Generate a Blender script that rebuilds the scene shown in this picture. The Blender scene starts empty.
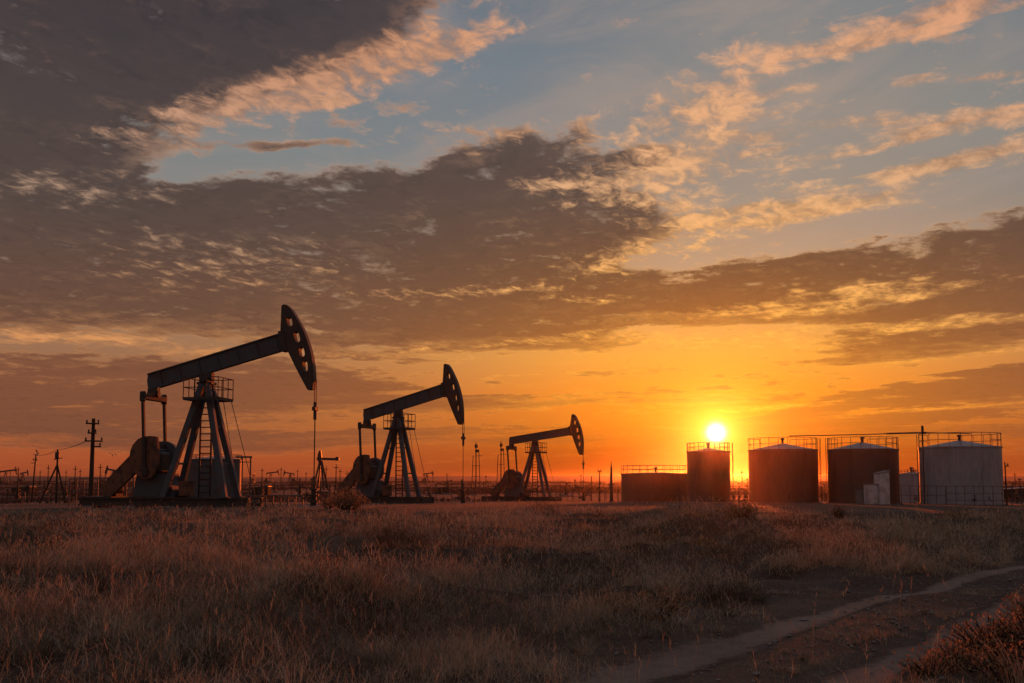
import bpy, bmesh, math, random
import numpy as np
from mathutils import Vector, Matrix

random.seed(7); rng = np.random.default_rng(11)
scene = bpy.context.scene
COL = scene.collection
PI = math.pi
def R(d): return math.radians(d)
def lin(r, g, b):
    f = lambda c: (c/255/12.92) if c/255 <= .04045 else ((c/255+.055)/1.055)**2.4
    return (f(r), f(g), f(b), 1)

# ------------------------------------------------------------------ camera
FPX = 1024*35/36; PITCH = R(4.5); CY = 479-FPX*math.tan(PITCH); EYE = 1.6
cam_d = bpy.data.cameras.new('camera'); cam = bpy.data.objects.new('camera', cam_d); COL.objects.link(cam)
cam_d.lens = 35; cam_d.sensor_width = 36; cam_d.shift_y = (CY-341.5)/1024
cam_d.clip_start = .1; cam_d.clip_end = 20000
cam.location = (0, 0, EYE); cam.rotation_euler = (PI/2+PITCH, 0, 0)
scene.camera = cam

def ray(px, py):
    x = (px-512)/FPX; u = -(py-CY)/FPX
    return (x, math.cos(PITCH)-u*math.sin(PITCH), math.sin(PITCH)+u*math.cos(PITCH))
def spot(px, Y):                      # ground x for a photo column at depth Y
    return (px-512)/FPX*Y*math.cos(PITCH)
def height(py_top, Y, z0):            # metres above z0 of a photo row at depth Y
    d = ray(512, py_top); return EYE+d[2]/d[1]*Y-z0
def sky_deg(px, py):
    d = Vector(ray(px, py)).normalized()
    return math.degrees(math.atan2(d.x, d.y)), math.degrees(math.asin(d.z))
SUN_AZ, SUN_EL = 11.59, 2.6
SUN_DIR = Vector((math.sin(R(SUN_AZ))*math.cos(R(SUN_EL)), math.cos(R(SUN_AZ))*math.cos(R(SUN_EL)), math.sin(R(SUN_EL))))

# ------------------------------------------------------------------ tags
def tag(o, label=None, cat=None, group=None, kind=None):
    for k, v in (('label', label), ('category', cat), ('group', group), ('kind', kind)):
        if v: o[k] = v
    return o
def empty(name, loc, rz=0):
    o = bpy.data.objects.new(name, None); COL.objects.link(o)
    o.location = loc; o.rotation_euler = (0, 0, rz); o.empty_display_size = .2
    return o

# ------------------------------------------------------------------ mesh builder
class MB:
    def __init__(s): s.bm = bmesh.new()
    def box(s, c, d, rot=None, bev=0):
        m = Matrix.Translation(Vector(c)) @ (rot.to_4x4() if rot else Matrix.Identity(4)) @ Matrix.Diagonal((d[0], d[1], d[2], 1))
        r = bmesh.ops.create_cube(s.bm, size=1, matrix=m)
        if bev:
            es = list({e for v in r['verts'] for e in v.link_edges})
            bmesh.ops.bevel(s.bm, geom=es, offset=bev, segments=1, affect='EDGES')
        return s
    def bar(s, a, b, w, h=None, up=(0, 0, 1), bev=0):
        a, b = Vector(a), Vector(b); h = h or w
        z = (b-a); L = z.length; z.normalize(); u = Vector(up)
        if abs(z.dot(u)) > .99: u = Vector((1, 0, 0))
        x = u.cross(z).normalized(); y = z.cross(x)
        return s.box((a+b)/2, (w, h, L), Matrix((x, y, z)).transposed(), bev)
    def tube(s, pts, r, n=8, r2=None):
        pts = [Vector(p) for p in pts]; rings = []
        for i, p in enumerate(pts):
            t = (pts[min(i+1, len(pts)-1)]-pts[max(i-1, 0)]).normalized()
            u = Vector((0, 0, 1)) if abs(t.z) < .95 else Vector((1, 0, 0))
            x = u.cross(t).normalized(); y = t.cross(x)
            rr = r if r2 is None else r+(r2-r)*i/(len(pts)-1)
            rings.append([s.bm.verts.new(p+(x*math.cos(2*PI*k/n)+y*math.sin(2*PI*k/n))*rr) for k in range(n)])
        for q, w in zip(rings, rings[1:]):
            for k in range(n): s.bm.faces.new((q[k], q[(k+1) % n], w[(k+1) % n], w[k]))
        s.bm.faces.new(rings[0][::-1]); s.bm.faces.new(rings[-1])
        return s
    def lathe(s, prof, n=32, c=(0, 0, 0), smooth=True):
        c = Vector(c); rings = []
        for r, z in prof:
            if r < 1e-5: rings.append([s.bm.verts.new(c+Vector((0, 0, z)))])
            else: rings.append([s.bm.verts.new(c+Vector((r*math.cos(2*PI*k/n), r*math.sin(2*PI*k/n), z))) for k in range(n)])
        for q, w in zip(rings, rings[1:]):
            for k in range(n):
                l = []
                for v in (q[k % len(q)], q[(k+1) % len(q)], w[(k+1) % len(w)], w[k % len(w)]):
                    if v not in l: l.append(v)
                if len(l) > 2:
                    f = s.bm.faces.new(l); f.smooth = smooth
        return s
    def prism(s, poly, y0, y1, holes=()):       # outline in x-z, extruded along y
        vs = [[s.bm.verts.new((x, y, z)) for x, z in poly] for y in (y0, y1)]
        edges = []; hv = []
        n = len(poly)
        for k in range(n): s.bm.faces.new((vs[0][k], vs[0][(k+1) % n], vs[1][(k+1) % n], vs[1][k]))
        if not holes:
            s.bm.faces.new(vs[0][::-1]); s.bm.faces.new(vs[1])
        else:
            for h in holes:
                hv.append([[s.bm.verts.new((x, y, z)) for x, z in h] for y in (y0, y1)])
                m = len(h)
                for k in range(m): s.bm.faces.new((hv[-1][0][(k+1) % m], hv[-1][0][k], hv[-1][1][k], hv[-1][1][(k+1) % m]))
            for side in (0, 1):
                es = []
                for loop in [vs[side]]+[h[side] for h in hv]:
                    for k in range(len(loop)):
                        e = s.bm.edges.get((loop[k], loop[(k+1) % len(loop)])); es.append(e)
                bmesh.ops.triangle_fill(s.bm, use_beauty=True, use_dissolve=False, edges=es)
        return s
    def build(s, name, mat, parent=None, smooth=False):
        bmesh.ops.recalc_face_normals(s.bm, faces=s.bm.faces)
        me = bpy.data.meshes.new(name); s.bm.to_mesh(me); s.bm.free()
        if smooth:
            for p in me.polygons: p.use_smooth = True
        me.set_sharp_from_angle(angle=R(35))
        me.materials.append(mat)
        o = bpy.data.objects.new(name, me); COL.objects.link(o)
        if parent: o.parent = parent
        return o
def copy_tree(o, parent=None):
    c = o.copy(); COL.objects.link(c); c.parent = parent
    for ch in list(o.children): copy_tree(ch, c)
    return c

# ------------------------------------------------------------------ node helper
class X:
    """a node socket with arithmetic"""
    nt = None
    def __init__(s, v): s.v = v
    @staticmethod
    def m(op, *a, clamp=False):
        n = X.nt.nodes.new('ShaderNodeMath'); n.operation = op; n.use_clamp = clamp
        for i, q in enumerate(a):
            q = q.v if isinstance(q, X) else q
            if isinstance(q, (int, float)): n.inputs[i].default_value = q
            else: X.nt.links.new(q, n.inputs[i])
        return X(n.outputs[0])
    def __add__(s, o): return X.m('ADD', s, o)
    __radd__ = __add__
    def __sub__(s, o): return X.m('SUBTRACT', s, o)
    def __rsub__(s, o): return X.m('SUBTRACT', o, s)
    def __mul__(s, o): return X.m('MULTIPLY', s, o)
    __rmul__ = __mul__
    def __truediv__(s, o): return X.m('DIVIDE', s, o)
    def __rtruediv__(s, o): return X.m('DIVIDE', o, s)
def node(t, **kw):
    n = X.nt.nodes.new(t)
    for k, v in kw.items(): setattr(n, k, v)
    return n
def link(a, b): X.nt.links.new(a.v if isinstance(a, X) else a, b)
def sstep(x, a, b, lo=0., hi=1.):
    n = node('ShaderNodeMapRange', interpolation_type='SMOOTHSTEP')
    link(x, n.inputs[0])
    for i, v in zip((1, 2, 3, 4), (a, b, lo, hi)): n.inputs[i].default_value = v
    return X(n.outputs[0])
def ramp(x, stops, lo=0., hi=1.):
    """stops: (value, linear rgba); x in lo..hi"""
    n = node('ShaderNodeMapRange'); link(x, n.inputs[0]); n.inputs[1].default_value = lo; n.inputs[2].default_value = hi
    r = node('ShaderNodeValToRGB'); link(n.outputs[0], r.inputs[0]); e = r.color_ramp.elements
    while len(e) < len(stops): e.new(.5)
    for q, (p, c) in zip(e, stops): q.position = (p-lo)/(hi-lo); q.color = c
    return r.outputs[0]
def mix(f, a, b, mode='MIX'):
    n = node('ShaderNodeMix', data_type='RGBA', blend_type=mode)
    for q, i in ((f, 0), (a, 6), (b, 7)):
        q = q.v if isinstance(q, X) else q
        if isinstance(q, (int, float)): n.inputs[i].default_value = q
        elif isinstance(q, tuple): n.inputs[i].default_value = q
        else: X.nt.links.new(q, n.inputs[i])
    return n.outputs[2]
def noise(vec, scale, detail=5, rough=.55, dist=0., out=0):
    n = node('ShaderNodeTexNoise'); 
    if vec is not None: link(vec, n.inputs['Vector'])
    n.inputs['Scale'].default_value = scale; n.inputs['Detail'].default_value = detail
    n.inputs['Roughness'].default_value = rough; n.inputs['Distortion'].default_value = dist
    return X(n.outputs[out])
def combine(a, b, c=0.):
    n = node('ShaderNodeCombineXYZ')
    for i, q in enumerate((a, b, c)):
        if isinstance(q, X): link(q, n.inputs[i])
        else: n.inputs[i].default_value = q
    return n.outputs[0]

# ------------------------------------------------------------------ world: dusk sky with cloud banks
world = bpy.data.worlds.new('World'); scene.world = world; world.use_nodes = True
wt = world.node_tree; wt.nodes.clear()
# cloud-bank density in a node group over (azimuth, elevation) in degrees
#          px   py   rx   ry  tilt weight
DARK = [(120, 15, 300, 125, 10, 1.25), (20, 50, 200, 100, 0, 1.0), (310, 20, 200, 62, 17, .8), (30, 140, 130, 80, 10, .9),
        (110, 250, 330, 85, 2, 1.0), (350, 240, 330, 78, 2, 1.1), (585, 218, 140, 48, -4, .95), (480, 180, 200, 30, 2, .6),
        (500, 148, 120, 36, 6, .62), (290, 140, 90, 8, 3, .5), (430, 312, 300, 58, 3, .85), (60, 300, 240, 40, 0, .75),
        (80, 395, 310, 52, 2, .85), (300, 390, 220, 30, 2, .6), (900, 262, 270, 32, 7, 1.0), (560, 320, 170, 40, 4, .5),
        (690, 298, 230, 32, 3, .85), (980, 300, 190, 46, 4, .85), (960, 336, 190, 18, 3, .8),
        (945, 396, 215, 22, 8, 1.9), (850, 421, 170, 12, 3, .8), (90, 441, 300, 14, 0, .75),
        (400, 437, 180, 12, 0, .6), (640, 162, 80, 17, 3, .55), (580, 350, 170, 14, 0, .4), (440, 405, 180, 12, 2, .45), (760, 320, 160, 10, 2, .5), (560, 440, 120, 7, 0, .4)]
LIGHT = [(925, 26, 175, 20, 5, 1.0), (735, 115, 140, 72, 24, .60), (650, 120, 120, 40, 15, .40), (815, 196, 215, 26, 4, .80),
         (965, 118, 150, 16, -4, .95), (970, 84, 100, 9, -5, .65), (860, 146, 95, 10, 8, .8), (950, 157, 115, 12, 2, .85),
         (300, 90, 250, 27, 18, 1.05), (430, 38, 110, 32, 20, .62), (740, 217, 130, 16, 2, .85), (660, 180, 140, 34, 10, .6),
         (335, 100, 60, 8, 12, .6), (90, 342, 190, 12, -2, .85), (220, 262, 190, 48, 0, .33), (570, 180, 90, 16, 0, .45), (450, 130, 160, 24, 5, .4),
         (650, 255, 150, 22, 10, .6), (900, 325, 200, 11, 3, .65), (700, 345, 220, 12, -2, .6), (800, 305, 220, 14, 4, .45), (960, 352, 160, 8, 4, .6),
         (500, 296, 240, 12, 0, .45), (780, 405, 140, 6, 4, .6), (930, 408, 150, 5, 5, .45), (80, 190, 160, 24, 4, .4), (230, 425, 160, 8, 2, .4), (420, 350, 220, 8, 2, .5), (860, 290, 180, 20, 5, .4)]
def density_group():
    g = bpy.data.node_groups.new('cloud_density', 'ShaderNodeTree')
    g.interface.new_socket('angles', in_out='INPUT', socket_type='NodeSocketVector')
    g.interface.new_socket('dark', in_out='OUTPUT', socket_type='NodeSocketFloat')
    g.interface.new_socket('light', in_out='OUTPUT', socket_type='NodeSocketFloat')
    g.interface.new_socket('detail', in_out='OUTPUT', socket_type='NodeSocketFloat')
    X.nt = g
    gi = node('NodeGroupInput'); go = node('NodeGroupOutput')
    sp = node('ShaderNodeSeparateXYZ'); link(gi.outputs[0], sp.inputs[0])
    az, el = X(sp.outputs[0]), X(sp.outputs[1])
    ar, er = az*(PI/180), el*(PI/180)
    ce = X.m('COSINE', er); k = 1/(X.m('MAXIMUM', X.m('SINE', er), 0.)+.11)
    u = X.m('SINE', ar)*ce*k; v = X.m('COSINE', ar)*ce*k
    a = u*.89-v*.454; b = u*.454+v*.89
    p = combine(a*.55, b*1.25, 0.)
    # billows and ripples of the cloud sheet
    big = noise(p, 1.5, 3, .5, .3)
    fine = noise(combine(a*1.35+3.1, b*1.25, 0.), 4.6, 9, .66, .15)
    rip = noise(combine(a*2.3, b*1.45, 5.), 10., 4, .6, .6)
    wn = node('ShaderNodeTexNoise'); link(p, wn.inputs['Vector']); wn.inputs['Scale'].default_value = 1.9; wn.inputs['Detail'].default_value = 5; wn.inputs['Roughness'].default_value = .6
    wv = node('ShaderNodeVectorMath', operation='SUBTRACT'); link(wn.outputs['Color'], wv.inputs[0]); wv.inputs[1].default_value = (.5, .5, .5)
    fl = sstep(el, 0., 14., .25, 1.)
    ws = node('ShaderNodeVectorMath', operation='MULTIPLY'); link(wv.outputs[0], ws.inputs[0]); link(combine(fl*6.5, fl*3.4), ws.inputs[1])
    wa = node('ShaderNodeVectorMath', operation='ADD'); link(gi.outputs[0], wa.inputs[0]); link(ws.outputs[0], wa.inputs[1])
    def blobs(lst):
        tot = None
        for px, py, rx, ry, t, w in lst:
            c = sky_deg(px, py)
            mp = node('ShaderNodeMapping', vector_type='TEXTURE'); link(wa.outputs[0], mp.inputs[0])
            mp.inputs['Location'].default_value = (c[0], c[1], 0); mp.inputs['Rotation'].default_value = (0, 0, R(t)); mp.inputs['Scale'].default_value = (rx/17.2, ry/17.2, 1)
            gr = node('ShaderNodeTexGradient', gradient_type='QUADRATIC_SPHERE' if False else 'SPHERICAL'); link(mp.outputs[0], gr.inputs[0])
            q = X(gr.outputs['Fac'])
            tot = q*w if tot is None else X.m('MULTIPLY_ADD', q, w, tot)
        return tot
    streak = noise(combine(az*.026, el*.50-az*.016, 3.), 2.2, 5, .58, .35)
    lowf = sstep(el, 10., 4.)*sstep(el, .2, 1.6)
    far = sstep(X.m('ABSOLUTE', az), 34., 60., 0., .30)
    dk = blobs(DARK)+far
    d = X.m('MINIMUM', dk, .55)*1.55+(big-.5)*.6+(fine-.5)*2.35+(rip-.5)*.55*sstep(el, 3., 12.)+(streak-.46)*3.4*lowf
    lt = X.m('MINIMUM', blobs(LIGHT), .8)
    wisp = noise(combine(az*.10, el*.75-az*.035, 8.), 1.5, 7, .6, .4)
    ws_ = sstep(az, 9., 17.)
    l = lt*1.25+(wisp-.5)*2.6*ws_-(rip-.5)*1.1*ws_*sstep(el, 4., 12.)+(fine-.5)*1.9+(rip-.5)*2.0*sstep(el, 4., 12.)-.05
    l = l*sstep(lt, .0, .15)+X.m('MAXIMUM', (.47-streak)*5., 0.)*lowf*sstep(X.m('ABSOLUTE', az-14.), 24., 6.)
    link(d, go.inputs[0]); link(l, go.inputs[1]); link(fine*.55+rip*.45, go.inputs[2])
    return g
DG = density_group()
X.nt = wt
tc = node('ShaderNodeTexCoord')
sx = node('ShaderNodeSeparateXYZ'); link(tc.outputs['Generated'], sx.inputs[0])
dx, dy, dz = (X(sx.outputs[i]) for i in range(3))
AZ = X.m('ARCTAN2', dx, dy)*(180/PI); EL = X.m('ARCSINE', dz)*(180/PI)
g1 = node('ShaderNodeGroup'); g1.node_tree = DG; link(combine(AZ, EL), g1.inputs[0])
g2 = node('ShaderNodeGroup'); g2.node_tree = DG; link(combine(AZ+(SUN_AZ-AZ)*.035, EL-.75), g2.inputs[0])
dens, light = X(g1.outputs[0]), X(g1.outputs[1])
dsun = X(g2.outputs[0])
dot = node('ShaderNodeVectorMath', operation='DOT_PRODUCT'); link(tc.outputs['Generated'], dot.inputs[0]); dot.inputs[1].default_value = SUN_DIR
ANG = X.m('ARCCOSINE', X.m('MINIMUM', X(dot.outputs['Value']), .9999999))*(180/PI)
daz = X.m('ABSOLUTE', AZ-SUN_AZ)
side = X.m('EXPONENT', (daz/17.)*(daz/17.)*-1.)
clearL = ramp(EL, [(0, lin(150, 68, 40)), (1.2, lin(166, 80, 46)), (3, lin(152, 92, 56)), (5, lin(150, 98, 66)), (9, lin(148, 118, 94)), (13, lin(126, 124, 120)), (18, lin(122, 129, 129)), (24, lin(104, 116, 126)), (34, lin(92, 106, 128)), (40, lin(112, 128, 158))], 0, 40)
clearS = ramp(EL, [(0, lin(138, 50, 20)), (1.5, lin(176, 64, 12)), (4.5, lin(222, 112, 26)), (7, lin(232, 152, 62)), (10, lin(206, 150, 96)), (15, lin(160, 143, 128)), (20, lin(148, 139, 130)), (25, lin(136, 134, 132)), (34, lin(96, 108, 126)), (40, lin(112, 128, 158))], 0, 40)
clearT = ramp(EL, [(12, lin(150, 140, 125)), (17, lin(124, 130, 133)), (23, lin(112, 124, 134)), (34, lin(74, 88, 106))], 0, 40)
top = X.m('EXPONENT', ((AZ+2.)/13.)*((AZ+2.)/13.)*-1.)*sstep(EL, 13., 19.)
clear = mix(top*.8, mix(side, clearL, clearS), clearT)
veil = noise(combine(AZ*.05+EL*.02, EL*.16-AZ*.03, 2.), 1.6, 7, .62, .6)
clear = mix(sstep(veil, .40, .68)*sstep(EL, 7., 14.)*.42, clear, mix(side, lin(150, 138, 134), lin(178, 152, 134)))
thickL = ramp(EL, [(0, lin(132, 66, 44)), (2.2, lin(116, 72, 54)), (5, lin(122, 76, 56)), (9, lin(98, 70, 58)), (14, lin(80, 66, 61)), (19, lin(72, 62, 61)), (26, lin(58, 52, 56)), (34, lin(50, 48, 54)), (40, lin(72, 74, 86))], 0, 40)
thickS = ramp(EL, [(0, lin(150, 56, 22)), (2, lin(168, 70, 26)), (4.5, lin(146, 70, 36)), (8, lin(134, 76, 46)), (12, lin(98, 65, 50)), (16, lin(84, 68, 63)), (26, lin(86, 78, 78))], 0, 40)
thick = mix(side, thickL, thickS)
edgeL = ramp(EL, [(0, lin(190, 92, 48)), (4, lin(196, 118, 66)), (9, lin(214, 156, 104)), (14, lin(176, 148, 128)), (19, lin(196, 152, 126)), (24, lin(212, 152, 118))], 0, 40)
edgeS = ramp(EL, [(0, lin(190, 74, 20)), (2.2, lin(235, 118, 26)), (4.5, lin(252, 168, 52)), (8, lin(255, 180, 80)), (12, lin(246, 180, 106)), (16, lin(232, 178, 130)), (24, lin(222, 166, 128))], 0, 40)
edge = mix(side, edgeL, edgeS)
det = sstep(X(g1.outputs[2]), .36, .64)
thick = mix(det*.13*sstep(dens, 1.2, .4), thick, mix(.35, thick, edge))
thick = mix(sstep(X(g1.outputs[2]), .52, .34)*.5, thick, mix(1., thick, (.66, .66, .70, 1), 'MULTIPLY'))
edge = mix(det, mix(.55, edge, thick), mix(1., edge, (1.08, 1.04, .98, 1), 'MULTIPLY'))
lit = sstep(dens-dsun, .05, .6)
body = mix(sstep(dens, .24, .70), mix(.60, edge, clear), thick)
body = mix(lit*.42*sstep(dens, 1.25, .45), body, edge)
alpha = sstep(dens, .16, .48)
col = mix(alpha*.97, clear, body)
col = mix(sstep(light, .14, 1.05)*.95, col, edge)
# glow round the sun and the disc itself
ds = (EL-SUN_EL)
e1 = X.m('EXPONENT', X.m('SQRT', (daz/7.5)*(daz/7.5)+((ds-.9)/3.4)*((ds-.9)/3.4))*-1.)
e2 = X.m('EXPONENT', ANG/-.95)
e3 = X.m('EXPONENT', X.m('SQRT', (daz/19.)*(daz/19.)+(ds/5.5)*(ds/5.5))*-1.)
def addcol(c, f, rgb):
    s = node('ShaderNodeVectorMath', operation='SCALE'); s.inputs[0].default_value = rgb; link(f, s.inputs['Scale'])
    a = node('ShaderNodeVectorMath', operation='ADD'); link(c, a.inputs[0]); link(s.outputs[0], a.inputs[1]); return a.outputs[0]
low = sstep(EL, -.3, 3.6, .12, 1.)
dim = X.m('EXPONENT', (daz/13.)*(daz/13.)*-1.)*sstep(EL, 4.4, .3)
col = mix(dim*.95, col, mix(1., col, (.34, .15, .05, 1), 'MULTIPLY'))
col = addcol(col, e3*low, (.10, .018, .0))
col = addcol(col, e1*low, (.58, .28, .006))
col = addcol(col, e2, (1.4, .85, .12))
col = addcol(col, X.m('EXPONENT', (ANG/.40)*(ANG/.40)*-1.), (6., 5., 3.2))
nish = node('ShaderNodeTexSky', sky_type='NISHITA'); nish.sun_disc = False; nish.sun_elevation = R(SUN_EL); nish.sun_rotation = R(SUN_AZ)
ns = node('ShaderNodeBackground'); link(nish.outputs[0], ns.inputs[0]); ns.inputs[1].default_value = .0015
bg = node('ShaderNodeBackground'); link(col, bg.inputs[0]); bg.inputs[1].default_value = 1.0
ad = node('ShaderNodeAddShader'); link(ns.outputs[0], ad.inputs[0]); link(bg.outputs[0], ad.inputs[1])
wo = node('ShaderNodeOutputWorld'); link(ad.outputs[0], wo.inputs[0])
world.cycles.sampling_method = 'MANUAL'; world.cycles.sample_map_resolution = 512

sun_d = bpy.data.lights.new('sun', 'SUN'); sun = bpy.data.objects.new('sun', sun_d); COL.objects.link(sun)
sun_d.energy = 3.6; sun_d.angle = R(.53); sun_d.color = (1., .135, .016)
sun.rotation_euler = (-SUN_DIR).to_track_quat('-Z', 'Y').to_euler()

# ------------------------------------------------------------------ materials
def material(name, base, alt=None, scale=3., rough=.7, metal=0., bump=0., amount=(.45, .62), detail=6, streak=1., translucent=None):
    m = bpy.data.materials.new(name); m.use_nodes = True; X.nt = m.node_tree; X.nt.nodes.clear()
    b = node('ShaderNodeBsdfPrincipled'); o = node('ShaderNodeOutputMaterial')
    b.inputs['Roughness'].default_value = rough; b.inputs['Metallic'].default_value = metal; b.inputs['Specular IOR Level'].default_value = .5 if rough < .8 else .05
    t = node('ShaderNodeTexCoord'); mp = node('ShaderNodeMapping'); link(t.outputs['Object'], mp.inputs[0]); mp.inputs['Scale'].default_value = (1, 1, streak)
    n = noise(mp.outputs[0], scale, detail, .65, .2)
    c = mix(sstep(n, *amount), tuple(base)+(1,), tuple(alt or base)+(1,))
    v = noise(mp.outputs[0], scale*7.3, 3, .6)
    c = mix(sstep(v, .3, .7, 0., .35), c, (base[0]*.45, base[1]*.45, base[2]*.45, 1))
    link(c, b.inputs['Base Color'])
    if bump:
        bn = node('ShaderNodeBump'); link(n, bn.inputs['Height']); bn.inputs['Strength'].default_value = bump; link(bn.outputs[0], b.inputs['Normal'])
    link(b.outputs[0], o.inputs[0])
    return m
M = dict(
    blue=material('weathered blue grey paint', (.062, .077, .094), (.08, .046, .034), 1.3, .6, bump=.1, amount=(.49, .64)),
    rust=material('rusty red brown paint', (.19, .08, .042), (.06, .036, .028), 1.9, .75, bump=.15),
    head=material('rust stained dark paint', (.05, .038, .032), (.085, .045, .028), 1.2, .65, bump=.1),
    dark=material('oily dark steel', (.03, .028, .027), (.06, .04, .03), 2.5, .6, bump=.1),
    pale=material('pale grey tank paint', (.33, .335, .36), (.21, .19, .185), .55, .55, amount=(.5, .75), streak=.25),
    brown=material('brown weathered tank paint', (.11, .075, .06), (.065, .042, .034), .6, .6, amount=(.45, .7), streak=.25),
    roof=material('galvanised roof plate', (.19, .18, .18), (.12, .105, .09), 1., .5, amount=(.5, .7)),
    rail=material('dull painted railing', (.10, .08, .07), (.15, .07, .04), 4., .65),
    wood=material('weathered pole timber', (.075, .055, .042), (.04, .03, .026), 5., .9, bump=.3, streak=.1),
    white=material('chalky white sheet', (.62, .61, .63), (.42, .40, .40), 1.5, .6),
    conc=material('stained concrete', (.26, .24, .22), (.16, .14, .12), 2., .9, bump=.2),
    wire=material('dull cable', (.04, .04, .042), None, 4., .5),
    glass=material('brown glazed insulator', (.07, .045, .035), None, 4., .25),
)
def ground_material(name, c1, c2, c3, sc, bump, rim=None):
    m = bpy.data.materials.new(name); m.use_nodes = True; X.nt = m.node_tree; X.nt.nodes.clear()
    b = node('ShaderNodeBsdfPrincipled'); o = node('ShaderNodeOutputMaterial'); b.inputs['Roughness'].default_value = .95
    b.inputs['Specular IOR Level'].default_value = .15
    t = node('ShaderNodeTexCoord').outputs['Object']
    n1 = noise(t, sc*.12, 6, .6); n2 = noise(t, sc, 6, .65); n3 = noise(t, sc*9, 4, .7); n4 = noise(t, .012, 4, .6)
    c = mix(sstep(n1*.6+n2*.4, .40, .60), c1+(1,), c2+(1,))
    c = mix(sstep(n3, .45, .75, 0, .7), c, c3+(1,))
    c = mix(sstep(n4, .42, .6, 0, .5), c, tuple(x*.5 for x in c2)+(1,))
    if rim:                                  # worn surface thins out raggedly into the soil beside it
        at = node('ShaderNodeAttribute'); at.attribute_name = 'tint'
        c = mix(sstep(X(at.outputs['Fac'])+(n2-.5)*1.5+(n3-.5)*.8, .14, .62), rim+(1,), c)
    link(c, b.inputs['Base Color'])
    bn = node('ShaderNodeBump'); link(n2*.5+n3*.5, bn.inputs['Height']); bn.inputs['Strength'].default_value = bump; bn.inputs['Distance'].default_value = .12
    link(bn.outputs[0], b.inputs['Normal']); link(b.outputs[0], o.inputs[0]); return m
M['soil'] = ground_material('dry soil with straw litter', (.120, .090, .065), (.068, .050, .036), (.19, .145, .10), 1.9, 1.)
M['track'] = ground_material('trodden pale dirt', (.38, .30, .235), (.27, .21, .16), (.14, .108, .082), 4.5, 1., (.115, .087, .063))
def blade_material(name, stops, trans=.4):
    m = bpy.data.materials.new(name); m.use_nodes = True; X.nt = m.node_tree; X.nt.nodes.clear()
    o = node('ShaderNodeOutputMaterial'); at = node('ShaderNodeAttribute'); at.attribute_name = 'tint'
    c = ramp(X(at.outputs['Fac']), [(p, q+(1,)) for p, q in stops])
    d = node('ShaderNodeBsdfDiffuse'); link(c, d.inputs[0]); tr = node('ShaderNodeBsdfTranslucent'); link(c, tr.inputs[0])
    ms = node('ShaderNodeMixShader'); ms.inputs[0].default_value = trans; link(d.outputs[0], ms.inputs[1]); link(tr.outputs[0], ms.inputs[2])
    link(ms.outputs[0], o.inputs[0]); return m
M['grass'] = blade_material('dry steppe grass', [(0, (.055, .043, .030)), (.28, (.135, .107, .074)), (.6, (.32, .26, .18)), (.80, (.54, .44, .31)), (.86, (.38, .24, .13)), (1, (.58, .46, .31))], .27)
M['shrub'] = blade_material('rusty autumn leaves', [(0, (.12, .078, .045)), (.5, (.29, .185, .10)), (1, (.46, .31, .18))], .40)
M['scrub'] = blade_material('dull grey scrub', [(0, (.05, .042, .036)), (.5, (.09, .068, .052)), (1, (.13, .09, .065))], .3)
M['twig'] = material('dry twig', (.07, .05, .038), None, 6., .9)

# ------------------------------------------------------------------ terrain
_tab = rng.random((256, 256))
def vnoise(x, y):
    x = np.asarray(x, float); y = np.asarray(y, float)
    xi = np.floor(x).astype(int); yi = np.floor(y).astype(int); fx = x-xi; fy = y-yi
    fx = fx*fx*(3-2*fx); fy = fy*fy*(3-2*fy); g = lambda i, j: _tab[i % 256, j % 256]
    return (g(xi, yi)*(1-fx)+g(xi+1, yi)*fx)*(1-fy)+(g(xi, yi+1)*(1-fx)+g(xi+1, yi+1)*fx)*fy
def fbm(x, y, o=4):
    s = 0; a = .5; t = 0
    for k in range(o): s = s+a*vnoise(x*2**k+17.3*k, y*2**k+9.1*k); t += a; a *= .5
    return s/t
def ss(x, a, b): t = np.clip((np.asarray(x, float)-a)/(b-a), 0, 1); return t*t*(3-2*t)
TRACK = np.array([(-3.2, 1.5), (-.6, 5.), (1.62, 8.), (3.45, 10.4), (5.2, 12.7), (7.1, 15.1), (10.6, 18.6), (16.5, 23.3), (26, 29.5), (44, 39), (80, 54), (150, 78)])
def polyline(P, step):
    out = []
    n = len(P)
    for i in range(n-1):
        p0, p1, p2, p3 = P[max(i-1, 0)], P[i], P[i+1], P[min(i+2, n-1)]
        k = max(2, int(np.linalg.norm(p2-p1)/step))
        for t in np.linspace(0, 1, k, endpoint=False):
            out.append(.5*((2*p1)+(-p0+p2)*t+(2*p0-5*p1+4*p2-p3)*t*t+(-p0+3*p1-3*p2+p3)*t**3))
    return np.array(out+[P[-1]])
TL = polyline(TRACK, .35)
TT = np.gradient(TL, axis=0); TT /= np.linalg.norm(TT, axis=1)[:, None]
TN = np.stack([TT[:, 1], -TT[:, 0]], 1)        # to the right of travel
def track_off(x, y):
    """signed sideways offset from the track's middle"""
    x = np.asarray(x, float).ravel(); y = np.asarray(y, float).ravel(); out = np.full(x.shape, 99.)
    idx = np.where((y < 85) & (y > -1) & (x > -8))[0]
    for c in np.array_split(idx, max(1, len(idx)//20000+1)):
        if len(c) == 0: continue
        d2 = (x[c, None]-TL[None, :, 0])**2+(y[c, None]-TL[None, :, 1])**2; j = d2.argmin(1)
        out[c] = (x[c]-TL[j, 0])*TN[j, 0]+(y[c]-TL[j, 1])*TN[j, 1]
    return out
RUT = .80
def rut_mask(x, y):
    o = track_off(x, y); w = .21+.4*(fbm(np.ravel(x)*1.3, np.ravel(y)*1.3, 3)-.5)+.16*ss(np.ravel(y), 12, 8)
    a = np.abs(o+RUT)/(w+.12); b = np.abs(o-RUT)/w
    return np.clip(1.5-np.minimum(a, b), 0, 1), o
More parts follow.
